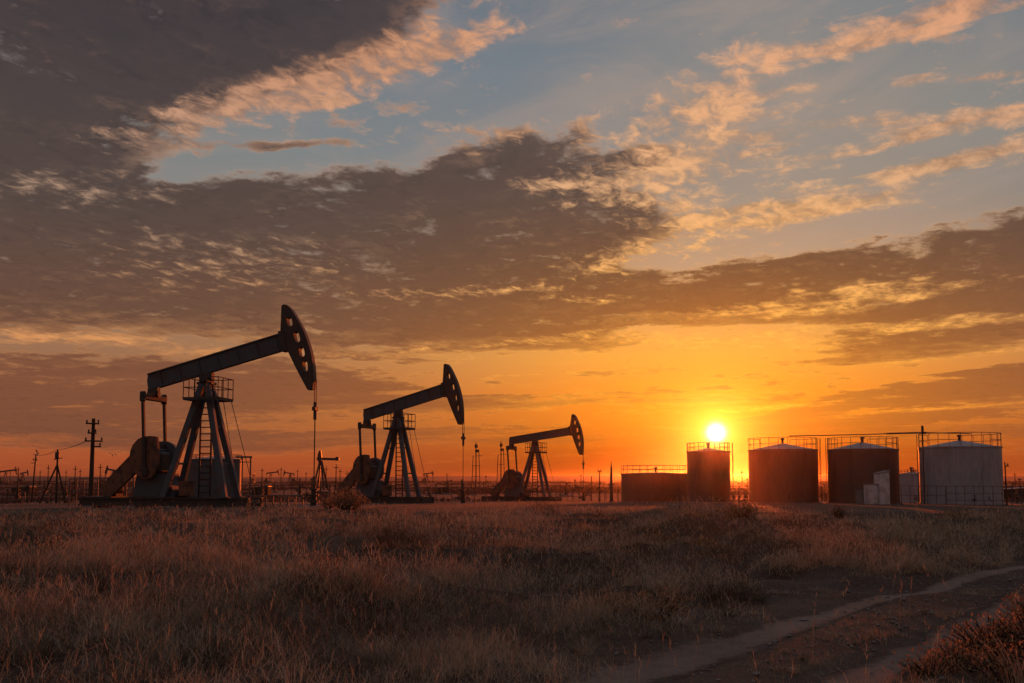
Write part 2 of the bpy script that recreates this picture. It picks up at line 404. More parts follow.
def bare_mask(x, y):
    """trodden bare strip leading off the track across the field"""
    x = np.ravel(np.asarray(x, float)); y = np.ravel(np.asarray(y, float))
    c = 15.1+.03*(x-2)**2*np.sign(x-2)*.4+.6*(fbm(x*.4, x*0+3., 2)-.5)
    m = np.clip(1.4-np.abs(y-c)/.75, 0, 1)*ss(x, -1.2, .8)*ss(x, 11, 8)
    m2 = np.clip(1.4-np.abs(y-(19+.12*x))/.8, 0, 1)*ss(x, 2.5, 5)*ss(x, 14, 11)*.8
    yard = ss(y, 44, 54)*ss(y, 150, 110)*.93
    return np.maximum(np.maximum(m, m2), yard)
def tussock(x, y):
    return ss(fbm(x*.33+4, y*.5+2, 3)*.75+fbm(x*1.1, y*1.5, 2)*.25, .40, .64)
def hollow(x, y):
    return ss(fbm(x*.42+60, y*.62+11, 3), .53, .66)
def terrain(x, y):
    x = np.ravel(np.asarray(x, float)); y = np.ravel(np.asarray(y, float))
    d = np.hypot(x, y)
    z = -.0183*(np.clip(d, 52, 150)-59.2)*ss(d, 50, 66)
    z = np.where(d > 150, -1.66, z)
    near = ss(d, 56, 36)
    r, o = rut_mask(x, y)
    calm = np.clip((np.abs(o)-1.2)/3., 0, 1)
    z = z+near*calm*(.60*(fbm(x*.14+3, y*.24+8, 3)-.5)+.52*(tussock(x, y)-.4))
    z = z+near*.05*(fbm(x*1.3, y*1.3, 3)-.5)
    z = z-.06*np.clip(r, 0, 1)*near-.10*bare_mask(x, y)*near-.16*hollow(x, y)*calm*near
    z = z+ss(d, 200, 500)*.35*(fbm(x*.012, y*.012, 3)-.5)
    z = z+ss(d, 1300, 3200)*(3.+17.*fbm(x*.0011+7, y*.0011+1, 3))*.9
    return z
def grow(a, b, step, f, end):
    out = []; v = b; s = step
    while v < end: s *= f; v += s; out.append(v)
    return out
gx = np.array([-q for q in grow(0, 24, .2, 1.16, 4200)][::-1]+list(np.arange(-24, 28.01, .2))+grow(0, 28, .2, 1.16, 4200))
gy = np.array([-q for q in grow(0, 0, .5, 1.3, 4200)][::-1]+list(np.arange(0, 6, .4))+list(np.arange(6, 34, .2))+list(grow(0, 34, .2, 1.055, 4200)))
GXX, GYY = np.meshgrid(gx, gy); GZ = terrain(GXX, GYY).reshape(GXX.shape)
def ground_z(x, y):
    x = np.asarray(x, float); y = np.asarray(y, float)
    i = np.clip(np.searchsorted(gx, x)-1, 0, len(gx)-2); j = np.clip(np.searchsorted(gy, y)-1, 0, len(gy)-2)
    fx = (x-gx[i])/(gx[i+1]-gx[i]); fy = (y-gy[j])/(gy[j+1]-gy[j])
    return (GZ[j, i]*(1-fx)+GZ[j, i+1]*fx)*(1-fy)+(GZ[j+1, i]*(1-fx)+GZ[j+1, i+1]*fx)*fy
def gz(x, y): return float(ground_z(x, y))
def np_mesh(name, verts, quads=None, tris=None, mat=None, tint=None, smooth=False, parent=None):
    me = bpy.data.meshes.new(name); nq = 0 if quads is None else len(quads); nt_ = 0 if tris is None else len(tris)
    me.vertices.add(len(verts)); me.vertices.foreach_set('co', np.asarray(verts, np.float32).ravel())
    li = np.concatenate([np.asarray(q, np.int32).ravel() for q in (quads, tris) if q is not None and len(q)])
    me.loops.add(len(li)); me.loops.foreach_set('vertex_index', li)
    st = np.concatenate([np.arange(nq)*4, nq*4+np.arange(nt_)*3]).astype(np.int32)
    me.polygons.add(nq+nt_); me.polygons.foreach_set('loop_start', st)
    me.polygons.foreach_set('use_smooth', np.full(nq+nt_, smooth))
    if tint is not None:
        a = me.attributes.new('tint', 'FLOAT', 'POINT'); a.data.foreach_set('value', np.asarray(tint, np.float32))
    me.update(calc_edges=True); me.validate()
    if mat: me.materials.append(mat)
    o = bpy.data.objects.new(name, me); COL.objects.link(o)
    if parent: o.parent = parent
    return o
nx, ny = len(gx), len(gy)
ii = np.arange(nx*ny).reshape(ny, nx)
quads = np.stack([ii[:-1, :-1], ii[:-1, 1:], ii[1:, 1:], ii[1:, :-1]], -1).reshape(-1, 4)
tag(np_mesh('ground', np.stack([GXX, GYY, GZ], -1).reshape(-1, 3), quads, None, M['soil'], smooth=True), kind='structure')
# the dirt track: two bare wheel ruts, a sheet just above the soil
vs, qs = [], []
for sgn in (-1, 1):
    n = 9; base = len(vs); sel = TL[:, 1] < 60; L = TL[sel]; N = TN[sel]
    for i in range(len(L)):
        ww = .27+.40*float(fbm(L[i, 0]*1.7+sgn*5, L[i, 1]*1.7, 3)-.5)+(.22*float(ss(L[i, 1], 12, 8)) if sgn < 0 else 0)
        for k in range(n):
            off = sgn*RUT+(k/(n-1)*2-1)*ww
            vs.append((L[i, 0]+N[i, 0]*off, L[i, 1]+N[i, 1]*off, 0))
    for i in range(len(L)-1):
        for k in range(n-1):
            a = base+i*n+k; qs.append((a, a+1, a+n+1, a+n))
vs = np.array(vs); edgef = np.abs((np.arange(len(vs)) % 9)-4)/4
vs[:, 2] = ground_z(vs[:, 0], vs[:, 1])+np.where(edgef > .99, -.02, .014)
tag(np_mesh('dirt_track', vs, qs, None, M['track'], tint=1-edgef, smooth=True), kind='structure')

n = 5200; k = rng.integers(0, int((TL[:, 1] < 34).sum()), n); off = rng.normal(0, .9, n); sx0 = TL[k, 0]+TN[k, 0]*off+rng.normal(0, .1, n); sy0 = TL[k, 1]+TN[k, 1]*off+rng.normal(0, .1, n)
kk = sy0 > 5; sx0, sy0 = sx0[kk], sy0[kk]; n = len(sx0); sz = rng.lognormal(-4.75, .5, n)*(1+sy0*.03)
base = np.array([(1, 0, 0), (0, 1, 0), (-1, 0, 0), (0, -1, 0), (0, 0, .7), (0, 0, -.7)], float)
V = base[None]*sz[:, None, None]*rng.uniform(.6, 1.3, (n, 6, 1)); th = rng.uniform(0, 6.28, n); c_, s_ = np.cos(th), np.sin(th)
V = np.stack([V[..., 0]*c_[:, None]-V[..., 1]*s_[:, None]+sx0[:, None], V[..., 0]*s_[:, None]+V[..., 1]*c_[:, None]+sy0[:, None], V[..., 2]+(ground_z(sx0, sy0)+sz*.35+.008)[:, None]], -1).reshape(-1, 3)
tf = np.array([(0, 1, 4), (1, 2, 4), (2, 3, 4), (3, 0, 4), (1, 0, 5), (2, 1, 5), (3, 2, 5), (0, 3, 5)])
tag(np_mesh('gravel', V, None, (tf[None]+(np.arange(n)*6)[:, None, None]).reshape(-1, 3), M['conc']), label='loose clods and pebbles strewn along the dirt track', cat='gravel', kind='stuff')

# ------------------------------------------------------------------ grass
def blades(x, y, L, W, lean, seg, tint, az=None, zoff=-.02):
    n = len(x); az = rng.uniform(0, 2*PI, n) if az is None else az
    fa = az+PI/2+rng.normal(0, .5, n)
    z0 = ground_z(x, y)+zoff
    ts = [0, .38, .72, 1.][:] if seg == 3 else [0, .55, 1.]
    V = []
    for t in ts[:-1]:
        hx = lean*L*t**1.8; px = x+np.cos(az)*hx; py = y+np.sin(az)*hx; pz = z0+L*t*(1-.35*lean*t)
        w = W*(1-.55*t)*.5
        V += [np.stack([px-np.cos(fa)*w, py-np.sin(fa)*w, pz], 1), np.stack([px+np.cos(fa)*w, py+np.sin(fa)*w, pz], 1)]
    hx = lean*L; V.append(np.stack([x+np.cos(az)*hx, y+np.sin(az)*hx, z0+L*(1-.35*lean)], 1))
    k = len(V); V = np.stack(V, 1).reshape(-1, 3); b = np.arange(n)*k
    Q = np.concatenate([np.stack([b+2*i, b+2*i+1, b+2*i+3, b+2*i+2], 1) for i in range(len(ts)-2)]) 
    T = np.stack([b+k-3, b+k-2, b+k-1], 1)
    return V, Q, T, np.repeat(tint, k)
def merge(parts):
    V, Q, T, C = [], [], [], []; o = 0
    for v, q, t, c in parts:
        V.append(v); Q.append(q+o); T.append(t+o); C.append(c); o += len(v)
    return np.concatenate(V), np.concatenate(Q), np.concatenate(T), np.concatenate(C)
def field(y0, y1, dens, margin):
    a = (y1-y0)*1.14*(y0+y1)/2*1.0+2*margin*(y1-y0); n = int(a*dens)
    y = np.sqrt(rng.uniform(y0**2, y1**2, n)); x = rng.uniform(-1, 1, n)*(.57*y+margin)
    return x, y
parts = []
CLUMPS = []
for y0, y1, dens, wid, seg, mg in [(4.5, 9, 1300, .0030, 3, 2.), (9, 15, 850, .0042, 3, 2.), (15, 26, 420, .0068, 2, 3.), (26, 42, 200, .011, 2, 4.), (42, 66, 60, .018, 2, 5.), (66, 130, 7, .035, 2, 8.)]:
    x, y = field(y0, y1, dens, mg)
    # gather into clumps
    cs = .22+.006*y
    x = x+cs*.5*np.sin(x*9.1+np.sin(y*7.7)*2); y = y+cs*.4*np.sin(y*8.3+np.sin(x*6.1)*2)
    t = tussock(x, y); rm, o = rut_mask(x, y); bm_ = bare_mask(x, y)
    pr = (.34+.5*t)*(1-.88*hollow(x, y)*np.clip((np.abs(o)-.6)/2, 0, 1))*(1-np.clip(rm*1.2-.10, 0, .985))*(1-.80*bm_)
    pr = pr*np.where(np.abs(o) < RUT, 1.9, 1)
    keep = rng.random(len(x)) < pr
    x, y, t, o = x[keep], y[keep], t[keep], o[keep]; n = len(x)
    calm = np.where(np.abs(o) < .55, .8, np.clip((np.abs(o)-.2)/1.8, .30, 1))
    L = (.05+.17*t**1.2)*rng.uniform(.55, 1.35, n)*calm*(1-.55*bm_[keep])*(1-.62*ss(y, 33, 48))
    patch = fbm(x*.22+9, y*.3+5, 3)
    tint = np.clip(rng.beta(2., 2.6, n)*.75+(patch-.5)*1.6+.05, 0, .8)
    red = rng.random(n) < .10+.35*ss(fbm(x*.3+31, y*.4+3, 2), .5, .7); tint = np.where(red, rng.uniform(.80, .92, n), tint)
    parts.append(blades(x, y, L, wid*rng.uniform(.6, 1.4, n), rng.uniform(.3, 1.5, n), seg, tint))
    # taller flowering stalks with a feathery head
    m = int(n*(.006 if y0 < 26 else .008)); j = rng.choice(np.where(t > .35)[0], m, replace=False); sx_, sy_ = x[j], y[j]
    Ls = rng.uniform(.3, .66, m)*np.clip(.5+t[j], .5, 1.1)*(1-.75*ss(sy_, 24, 44)); az = rng.uniform(0, 2*PI, m); ln = rng.uniform(.05, .45, m)
    tt = rng.uniform(.82, 1, m)
    parts.append(blades(sx_, sy_, Ls, wid*.8*np.ones(m), ln, 3, tt, az))
    for q in range(7):
        f = rng.uniform(.72, 1., m); hx = ln*Ls*f**1.8
        bx = sx_+np.cos(az)*hx; by = sy_+np.sin(az)*hx; zz = Ls*f*(1-.35*ln*f)
        parts.append(blades(bx, by, rng.uniform(.04, .09, m), wid*1.5*np.ones(m), rng.uniform(.3, .9, m), 2, tt, zoff=zz))
# tussocks: arching blades that spring from one crown
def seeds(y0, y1, dens, mg):
    x, y = field(y0, y1, dens, mg); rm, o = rut_mask(x, y); k = rng.random(len(x)) < (1-np.clip(rm*1.4, 0, 1))*(1-.9*bare_mask(x, y))*(1-.93*hollow(x, y))
    return x[k], y[k], np.abs(o[k])
for y0, y1, dens, nb, wid, seg, mg in [(5, 10, 1.7, 120, .0034, 3, 2.), (10, 18, 1.2, 80, .0050, 3, 2.), (18, 32, .8, 46, .0085, 3, 3.), (32, 43, .7, 28, .014, 2, 4.)]:
    cx_, cy_, oo = seeds(y0, y1, dens, mg); m = len(cx_)
    size = rng.lognormal(-.25, .38, m)*np.clip(oo/1.8, .35, 1)*(.5+.75*tussock(cx_, cy_)); size = np.clip(size, .2, 1.5)*(1-.5*ss(cy_, 28, 42))
    ctint = np.clip(rng.normal(.47, .26, m)+(fbm(cx_*.25+9, cy_*.3+5, 3)-.5)*.8, .02, .80)
    idx = np.repeat(np.arange(m), nb); n = len(idx); az = rng.uniform(0, 2*PI, n); rr = .10*size[idx]*np.sqrt(rng.random(n))
    ln = rng.beta(1.5, 1.6, n)*1.25+.1
    parts.append(blades(cx_[idx]+rr*np.cos(az), cy_[idx]+rr*np.sin(az), size[idx]*rng.uniform(.16, .46, n), wid*rng.uniform(.6, 1.3, n), ln, seg, np.clip(ctint[idx]+rng.normal(0, .13, n), 0, .82), az+rng.normal(0, .35, n)))
# tangled domes of grey, dry, broken stems
for y0, y1, dens, nb, wid, mg in [(5, 10, 1.0, 2400, .0038, 2.), (10, 18, .8, 1500, .0056, 2.), (18, 32, .55, 800, .0088, 3.), (32, 43, .2, 420, .0135, 4.)]:
    cx_, cy_, oo = seeds(y0, y1, dens, mg); ok = ((oo > 1.3) | ((oo < .25) & (rng.random(len(cx_)) < .4))) & (fbm(cx_*.3+41, cy_*.4+3, 3) > .38); cx_, cy_ = cx_[ok], cy_[ok]; m = len(cx_)
    rad = np.minimum(rng.uniform(.35, 1.5, m), np.where(oo[ok] < .3, .32, np.clip(oo[ok]-.75, .3, 2)))*(1-.45*ss(cy_, 28, 42)); hh = rad**.75*rng.uniform(.36, .58, m); tn = rng.choice([.08, .38, .68, .82, .86], m, p=[.12, .2, .3, .25, .13])
    idx = np.repeat(np.arange(m), nb); n = len(idx); a = rng.uniform(0, 2*PI, n); f = np.sqrt(rng.random(n)); top_ = np.sqrt(1-f**2*.92)
    lob = 1+.28*np.sin(3*a+idx*1.7)+.16*np.sin(7*a+idx*2.3)
    zz = hh[idx]*top_*rng.uniform(.25, 1.0, n)**.6*lob
    parts.append(blades(cx_[idx]+rad[idx]*f*lob*np.cos(a)*1.25, cy_[idx]+rad[idx]*f*lob*np.sin(a), rng.uniform(.06, .21, n), wid*rng.uniform(.5, 1.4, n), rng.uniform(.2, 2.0, n), 2, np.clip(tn[idx]+rng.normal(0, .14, n), 0, 1), zoff=zz-.04))
V, Q, T, C = merge(parts)
tag(np_mesh('grass', V, Q, T, M['grass'], tint=C), label='dry straw coloured steppe grass covering the open field', cat='grass', kind='stuff')
print('grass blades verts', len(V))

# ------------------------------------------------------------------ pumpjacks
PIV = Vector((-.2, 0, 7.72)); TILT0 = R(14.9)
def beam_frame(pts, tilt):
    """photo-side outline (beam at its high stroke) turned to another stroke about the saddle bearing"""
    a = tilt-TILT0; c, s = math.cos(a), math.sin(a)
    return [(PIV.x+(x-PIV.x)*c-(z-PIV.z)*s, PIV.z+(x-PIV.x)*s+(z-PIV.z)*c) for x, z in pts]
def oval(cx, cz, rx, rz, rot, n=12):
    c, s = math.cos(rot), math.sin(rot); out = []
    for k in range(n):
        t = 2*PI*k/n; e = .72
        u = rx*math.copysign(abs(math.cos(t))**e, math.cos(t)); v = rz*math.copysign(abs(math.sin(t))**e, math.sin(t))
        out.append((cx+u*c-v*s, cz+u*s+v*c))
    return out
HEAD = [(4.56, 12.04), (4.72, 12.12), (4.90, 12.08), (5.16, 11.83), (5.44, 11.42), (5.70, 11.0), (5.95, 10.55), (6.17, 10.05), (6.36, 9.5), (6.51, 8.95),
        (6.60, 8.4), (6.655, 7.9), (6.66, 7.5), (6.60, 6.98), (6.28, 6.95), (5.84, 7.72), (5.41, 8.50), (5.10, 9.1), (4.86, 9.65), (4.62, 10.05), (4.52, 10.5), (4.55, 11.2)]
HOLES = [oval(5.09, 11.06, .17, .29, .28), oval(5.57, 10.13, .17, .33, .3), oval(5.89, 9.22, .17, .30, .22), oval(6.12, 8.37, .16, .33, .14)]
def hose(a, b, sag, n=10):
    a, b = Vector(a), Vector(b); return [a.lerp(b, k/n)-Vector((0, 0, sag*4*(k/n)*(1-k/n))) for k in range(n+1)]
def make_pumpjack(loc, rz, tilt, label, sc=(1, 1, 1)):
    root = empty('pumpjack', loc, rz); root.scale = sc; tag(root, label, 'pumpjack', 'pumpjacks standing in a row across the field')
    # skid
    m = MB()
    for y in (-.95, .95):
        m.box((-2.3, y, .12), (10.8, .30, .10)).box((-2.3, y, .33), (10.8, .09, .34)).box((-2.3, y, .53), (10.8, .30, .08))
    for x in np.linspace(-7.55, 2.95, 9): m.box((x, 0, .32), (.16, 1.86, .30))
    m.box((-3.1, 0, .60), (3.0, 2.0, .07)).box((-6.6, 0, .60), (2.0, 2.0, .07))
    m.build('skid', M['dark'], root)
    for x in (-7.0, -4.4, -1.8, .6, 2.6): MB().box((x, 0, -.14), (.7, 2.7, .42), bev=.03).build('footing', M['conc'], root)
    # samson post: four legs
    for (x, y, t) in ((-2.32, -.98, -.17), (-2.32, .98, -.17), (1.55, -.98, .15), (1.55, .98, .15)):
        a = Vector((x, y, .57)); b = Vector((PIV.x+t, y*.22, 7.42))
        g = MB().bar(a, b, .36, .32, (0, 1, 0), bev=.02); g.box((a.x, a.y, .60), (.62, .46, .06)); g.build('leg', M['blue'], root)
    for z in (2.6, 4.8):
        f = (z-.57)/(7.42-.57)
        for xa, t in ((-2.32, -.17), (1.55, .15)):
            x = xa+(PIV.x+t-xa)*f; y = .98*(1-f)+.22*.98*f; MB().bar((x, -y, z), (x, y, z), .12).build('cross_brace', M['blue'], root)
    c = MB().box((PIV.x, 0, 7.44), (.95, .75, .16), bev=.02).box((PIV.x, 0, 7.58), (.55, .9, .16))
    c.box((PIV.x, 0, 7.85), (.8, .5, .5), bev=.05).tube([(PIV.x, -.52, 7.72), (PIV.x, .52, 7.72)], .22, 14).build('saddle_bearing', M['dark'], root)
    # walking beam (I-section)
    bt = beam_frame([(-3.98, 8.03), (-4.02, 7.62), (-3.93, 7.12), (-3.24, 7.30), (-.2, 8.10), (4.9, 9.47), (4.62, 10.36)], tilt)
    w = MB().prism(bt, -.13, .13)
    def fl(p, q, t):
        (a, b) = beam_frame([p, q], tilt); d = Vector((b[0]-a[0], 0, b[1]-a[1])).normalized(); nrm = Vector((-d.z, 0, d.x))*t
        w.bar(Vector((a[0], 0, a[1]))+nrm, Vector((b[0], 0, b[1]))+nrm, .46, .07, tuple(nrm.normalized()))
    fl((-3.98, 8.03), (4.58, 10.36), .02); fl((-3.3, 7.28), (4.86, 9.46), -.02)
    for k in np.linspace(.08, .95, 7):
        (p, q) = beam_frame([(-3.9+8.5*k, 8.05+2.27*k), (-3.75+8.5*k+.1, 7.19+2.27*k)], tilt)
        w.bar((p[0], 0, p[1]), (q[0], 0, q[1]), .40, .05, (0, 0, 1))
    w.build('walking_beam', M['blue'], root)
    # horse head: two cheeks with cut-outs, arc plate between
    hd = beam_frame(HEAD, tilt); hl = [beam_frame(h, tilt) for h in HOLES]
    h = MB().prism(hd, -.24, .24, hl)
    h.build('horse_head', M['head'], root)
    a0, a1 = beam_frame([(4.62, 9.85)], tilt)[0], beam_frame([(5.02, 9.95)], tilt)[0]
    MB().box((a0[0]+.06, 0, a0[1]+.05), (.34, .66, 1.25), Matrix.Rotation(-.2, 3, 'Y'), .03).build('head_hinge', M['dark'], root)
    # tail bearing, equalizer, pitman arms
    tl = beam_frame([(-3.62, 7.05)], tilt)[0]; tx, tz = tl[0], tl[1]
    MB().box((tx, 0, tz-.05), (.62, .50, .42), bev=.05).tube([(tx-.36, 0, tz-.22), (tx+.36, 0, tz-.22)], .19, 12).build('tail_bearing', M['dark'], root)
    ez = tz-.46
    MB().box((tx, 0, ez), (.36, 2.5, .34), bev=.04).box((tx, 0, ez+.2), (.44, .7, .2)).build('equalizer', M['rust'], root)
    cx, cz = -3.42, 2.78
    pin = Vector((cx+.05, 0, tz-4.98))
    for y in (-1.27, 1.27):
        p = MB().bar((tx, y, ez+.1), (pin.x, y, pin.z), .17, .15, (0, 1, 0)).box((tx, y, ez+.02), (.34, .24, .62), bev=.06).box((pin.x, y, pin.z), (.34, .22, .5), bev=.06)
        p.build('pitman_arm', M['dark'], root)
    # cranks with counterweights, turning on the gearbox shaft
    for y in (-.80, .80):
        q = MB().box((cx, y, (cz+1.05+pin.z-.3)/2), (.42, .16, cz+1.05-pin.z+.3), bev=.04)
        q.tube([(cx, y*.8, cz), (cx, y*1.2, cz)], .26, 14); cr = q.build('crank', M['dark'], root)
        w0 = [(-1.02, .15), (-.99, .55), (-.83, .95), (-.52, 1.28), (-.15, 1.43), (.25, 1.46), (.66, 1.42), (.74, 1.0), (.80, .50), (.80, .12), (.74, -.35), (.58, -.75), (.36, -1.05), (-.15, -1.10), (-.62, -.78), (-.92, -.30)]
        if y > 0: w0 = [(-1.0, .15), (-.97, .5), (-.8, .88), (-.5, 1.12), (-.1, 1.22), (.3, 1.2), (.66, 1.02), (.92, .70), (1.03, .28), (1.0, -.15), (.86, -.5), (.6, -.72), (-.5, -.72), (-.85, -.4)]
        cw = MB().prism([(cx+a, cz+b) for a, b in w0], *((-1.14, -.89) if y < 0 else (.89, 1.14)))
        cw.tube([(cx+.2, y*1.45, cz+.7), (cx+.2, y, cz+.7)], .1, 8)
        cw.build('counterweight', M['rust'] if y < 0 else M['blue'], cr)
    g = MB().box((cx, 0, cz-.12), (1.5, 1.3, 1.35), bev=.16).box((cx, 0, cz+.62), (1.0, 1.0, .2), bev=.06)
    g.tube([(cx, -.9, cz), (cx, .9, cz)], .17, 12); g.build('gearbox', M['dark'], root)
    g = MB().prism([(-4.45, .63), (-4.2, 2.0), (-2.2, 2.0), (-1.75, .63)], -.66, .66)
    g.build('gearbox_pedestal', M['blue'], root)
    # belt guard down to the motor
    a = Vector((-3.95, 0, 2.95)); b = Vector((-6.05, 0, .95))
    d = (b-a).normalized(); n = Vector((-d.z, 0, d.x))
    po = [a+n*.52, a-d*.35+n*.2, a-d*.35-n*.2, a-n*.52, b-n*.46, b+d*.3-n*.2, b+d*.3+n*.2, b+n*.46]
    MB().prism([(v.x, v.z) for v in po], -.92, -.66).build('belt_guard', M['rust'], root)
    mo = MB().tube([(-6.05, -.60, 1.02), (-6.05, .45, 1.02)], .40, 16).box((-6.05, -.05, .70), (.8, .8, .2)).box((-6.05, -.05, 1.46), (.3, .35, .2))
    for k in range(8): mo.tube([(-6.05, -.45+.1*k, 1.02), (-6.05, -.42+.1*k, 1.02)], .43, 16)
    mo.build('motor', M['dark'], root)
    b = MB().box((-1.15, -.35, 1.08), (.75, .6, .85), bev=.03).box((-1.15, -.35, 1.53), (.82, .66, .06)); cb = b.build('control_box', M['rust'], root)
    MB().box((-1.15, -.665, 1.08), (.58, .03, .66)).build('door', M['rust'], cb)
    MB().tube([(-1.6, .3, .62), (-1.55, .3, 1.5)], .05, 8).tube([(-1.55, .3, 1.5), (-1.95, .3, 1.75)], .035, 8).tube([(-1.6, .1, .9), (-1.6, .5, .9)], .3, 14).build('brake', M['dark'], root)
    # service platform round the post, its railing and the ladder
    px0, px1, py0, py1, pz = -1.18, 1.02, -1.0, 1.05, 6.52
    p = MB()
    p.box((px0+.2, 0, pz), (.5, 2.05, .06)).box((px1-.2, 0, pz), (.5, 2.05, .06)).box((-.08, py0+.15, pz), (1.7, .34, .06)).box((-.08, py1-.15, pz), (1.7, .34, .06))
    for y in (py0, py1): p.box((-.08, y, pz-.06), (2.2, .07, .16))
    for x in (px0, px1): p.box((x, .02, pz-.06), (.07, 2.0, .16))
    pl = p.build('platform', M['dark'], root)
    r = MB()
    cor = [(px0, py0), (px1, py0), (px1, py1), (px0, py1)]
    for k in range(4):
        a, b = cor[k], cor[(k+1) % 4]
        for z in (.62, 1.22): r.tube([(a[0], a[1], pz+z), (b[0], b[1], pz+z)], .03, 6)
        for t in (0, .33, .66): q = (a[0]+(b[0]-a[0])*t, a[1]+(b[1]-a[1])*t); r.tube([(q[0], q[1], pz), (q[0], q[1], pz+1.22)], .028, 6)
    r.build('railing', M['dark'], pl)
    l = MB()
    for x in (-1.08, -.36): l.bar((x, 1.12, .55), (x, 1.12, 6.5), .10, .08, (0, 1, 0))
    for k in range(15): l.tube([(-1.08, 1.12, .85+k*.4), (-.36, 1.12, .85+k*.4)], .04, 6)
    l.build('ladder', M['dark'], root)
    for a, b in (((.42, 1.0, 6.5), (1.55, 1.0, .62)), ((.92, 1.0, 6.5), (2.62, 1.0, .62))):
        MB().tube([a, b], .022, 6).build('stay_cable', M['wire'], root)
    # wire-line hanger, carrier bar and polished rod
    hx = 6.66; fr = beam_frame([(6.66, 7.6), (6.60, 6.98)], tilt); hx = fr[0][0]+.03; hz = fr[0][1]
    cbz = fr[1][1]-1.05
    for y in (-.15, .15):
        MB().tube([(hx, y, hz), (hx+.01, y, cbz)], .028, 6).build('bridle_cable', M['wire'], root)
    MB().box((hx, 0, cbz-.1), (.2, .58, .24), bev=.03).tube([(hx, 0, cbz-.75), (hx, 0, cbz+.3)], .10, 10).build('carrier_bar', M['dark'], root)
    MB().tube([(hx, 0, 1.75), (hx, 0, cbz-.2)], .035, 8).build('polished_rod', M['dark'], root)
    return root, hx
def make_wellhead(loc, rz, label):
    root = empty('wellhead', loc, rz); tag(root, label, 'wellhead', 'wellheads under the pumpjack heads')
    MB().box((0, 0, .08), (1.5, 1.5, .3), bev=.03).build('cellar_slab', M['conc'], root)
    b = MB().lathe([(.0, .2), (.20, .2), (.20, .45), (.34, .45), (.34, .56), (.16, .56), (.16, .80), (.30, .80), (.30, .90), (.14, .9), (.14, 1.15), (.24, 1.15), (.24, 1.23), (.0, 1.23)], 18, smooth=False)
    b.build('casing_head', M['dark'], root)
    MB().lathe([(0, 1.2), (.10, 1.2), (.10, 1.45), (.17, 1.45), (.17, 1.6), (.11, 1.62), (.11, 1.85), (.07, 1.95), (0, 1.95)], 16, smooth=False).build('stuffing_box', M['rust'], root)
    for sgn, z in ((-1, .68), (1, 1.02)):
        v = MB().tube([(0, 0, z), (sgn*.75, 0, z)], .065, 10).tube([(sgn*.42, 0, z), (sgn*.42, 0, z+.28)], .05, 8).box((sgn*.42, 0, z), (.2, .2, .22), bev=.04)
        v.tube([(sgn*.42+.16*math.cos(t), .16*math.sin(t), z+.30) for t in np.linspace(0, 2*PI, 13)], .02, 6).box((sgn*.42, 0, z+.30), (.3, .03, .03)).build('valve', M['rust'], root)
    MB().tube([(.75, 0, 1.02), (.95, .05, .98), (1.02, .1, .8), (1.05, .12, .1)], .06, 8).build('flow_line', M['rail'], root)
    return root
for px, Y, rel, tilt, sc, lab, wl in (
        (207.5, 60, -26, TILT0, (1, 1, 1), 'largest and nearest pumpjack, blue grey beam raised, beside the tall utility pole', 'wellhead under the head of the largest, nearest pumpjack'),
        (399.6, 87.6, -30, TILT0-R(2.3), (.93, .97, 1.015), 'middle pumpjack of the row, an orange bush in front of its counterweights', 'wellhead under the head of the middle pumpjack'),
        (536.6, 139.5, -25.5, R(7.2), (1.07, 1, 1.05), 'smallest and farthest pumpjack of the row, beside the low wide tank', 'wellhead under the head of the smallest, farthest pumpjack')):
    x = spot(px, Y); rz = R(rel)+math.atan2(-x, Y)
    z = gz(x, Y)-.02
    _, hx = make_pumpjack((x, Y, z), rz, tilt, lab, sc); hx *= sc[0]
    wx, wy = x+hx*math.cos(rz), Y+hx*math.sin(rz)
    make_wellhead((wx, wy, z-.12), rz, wl)

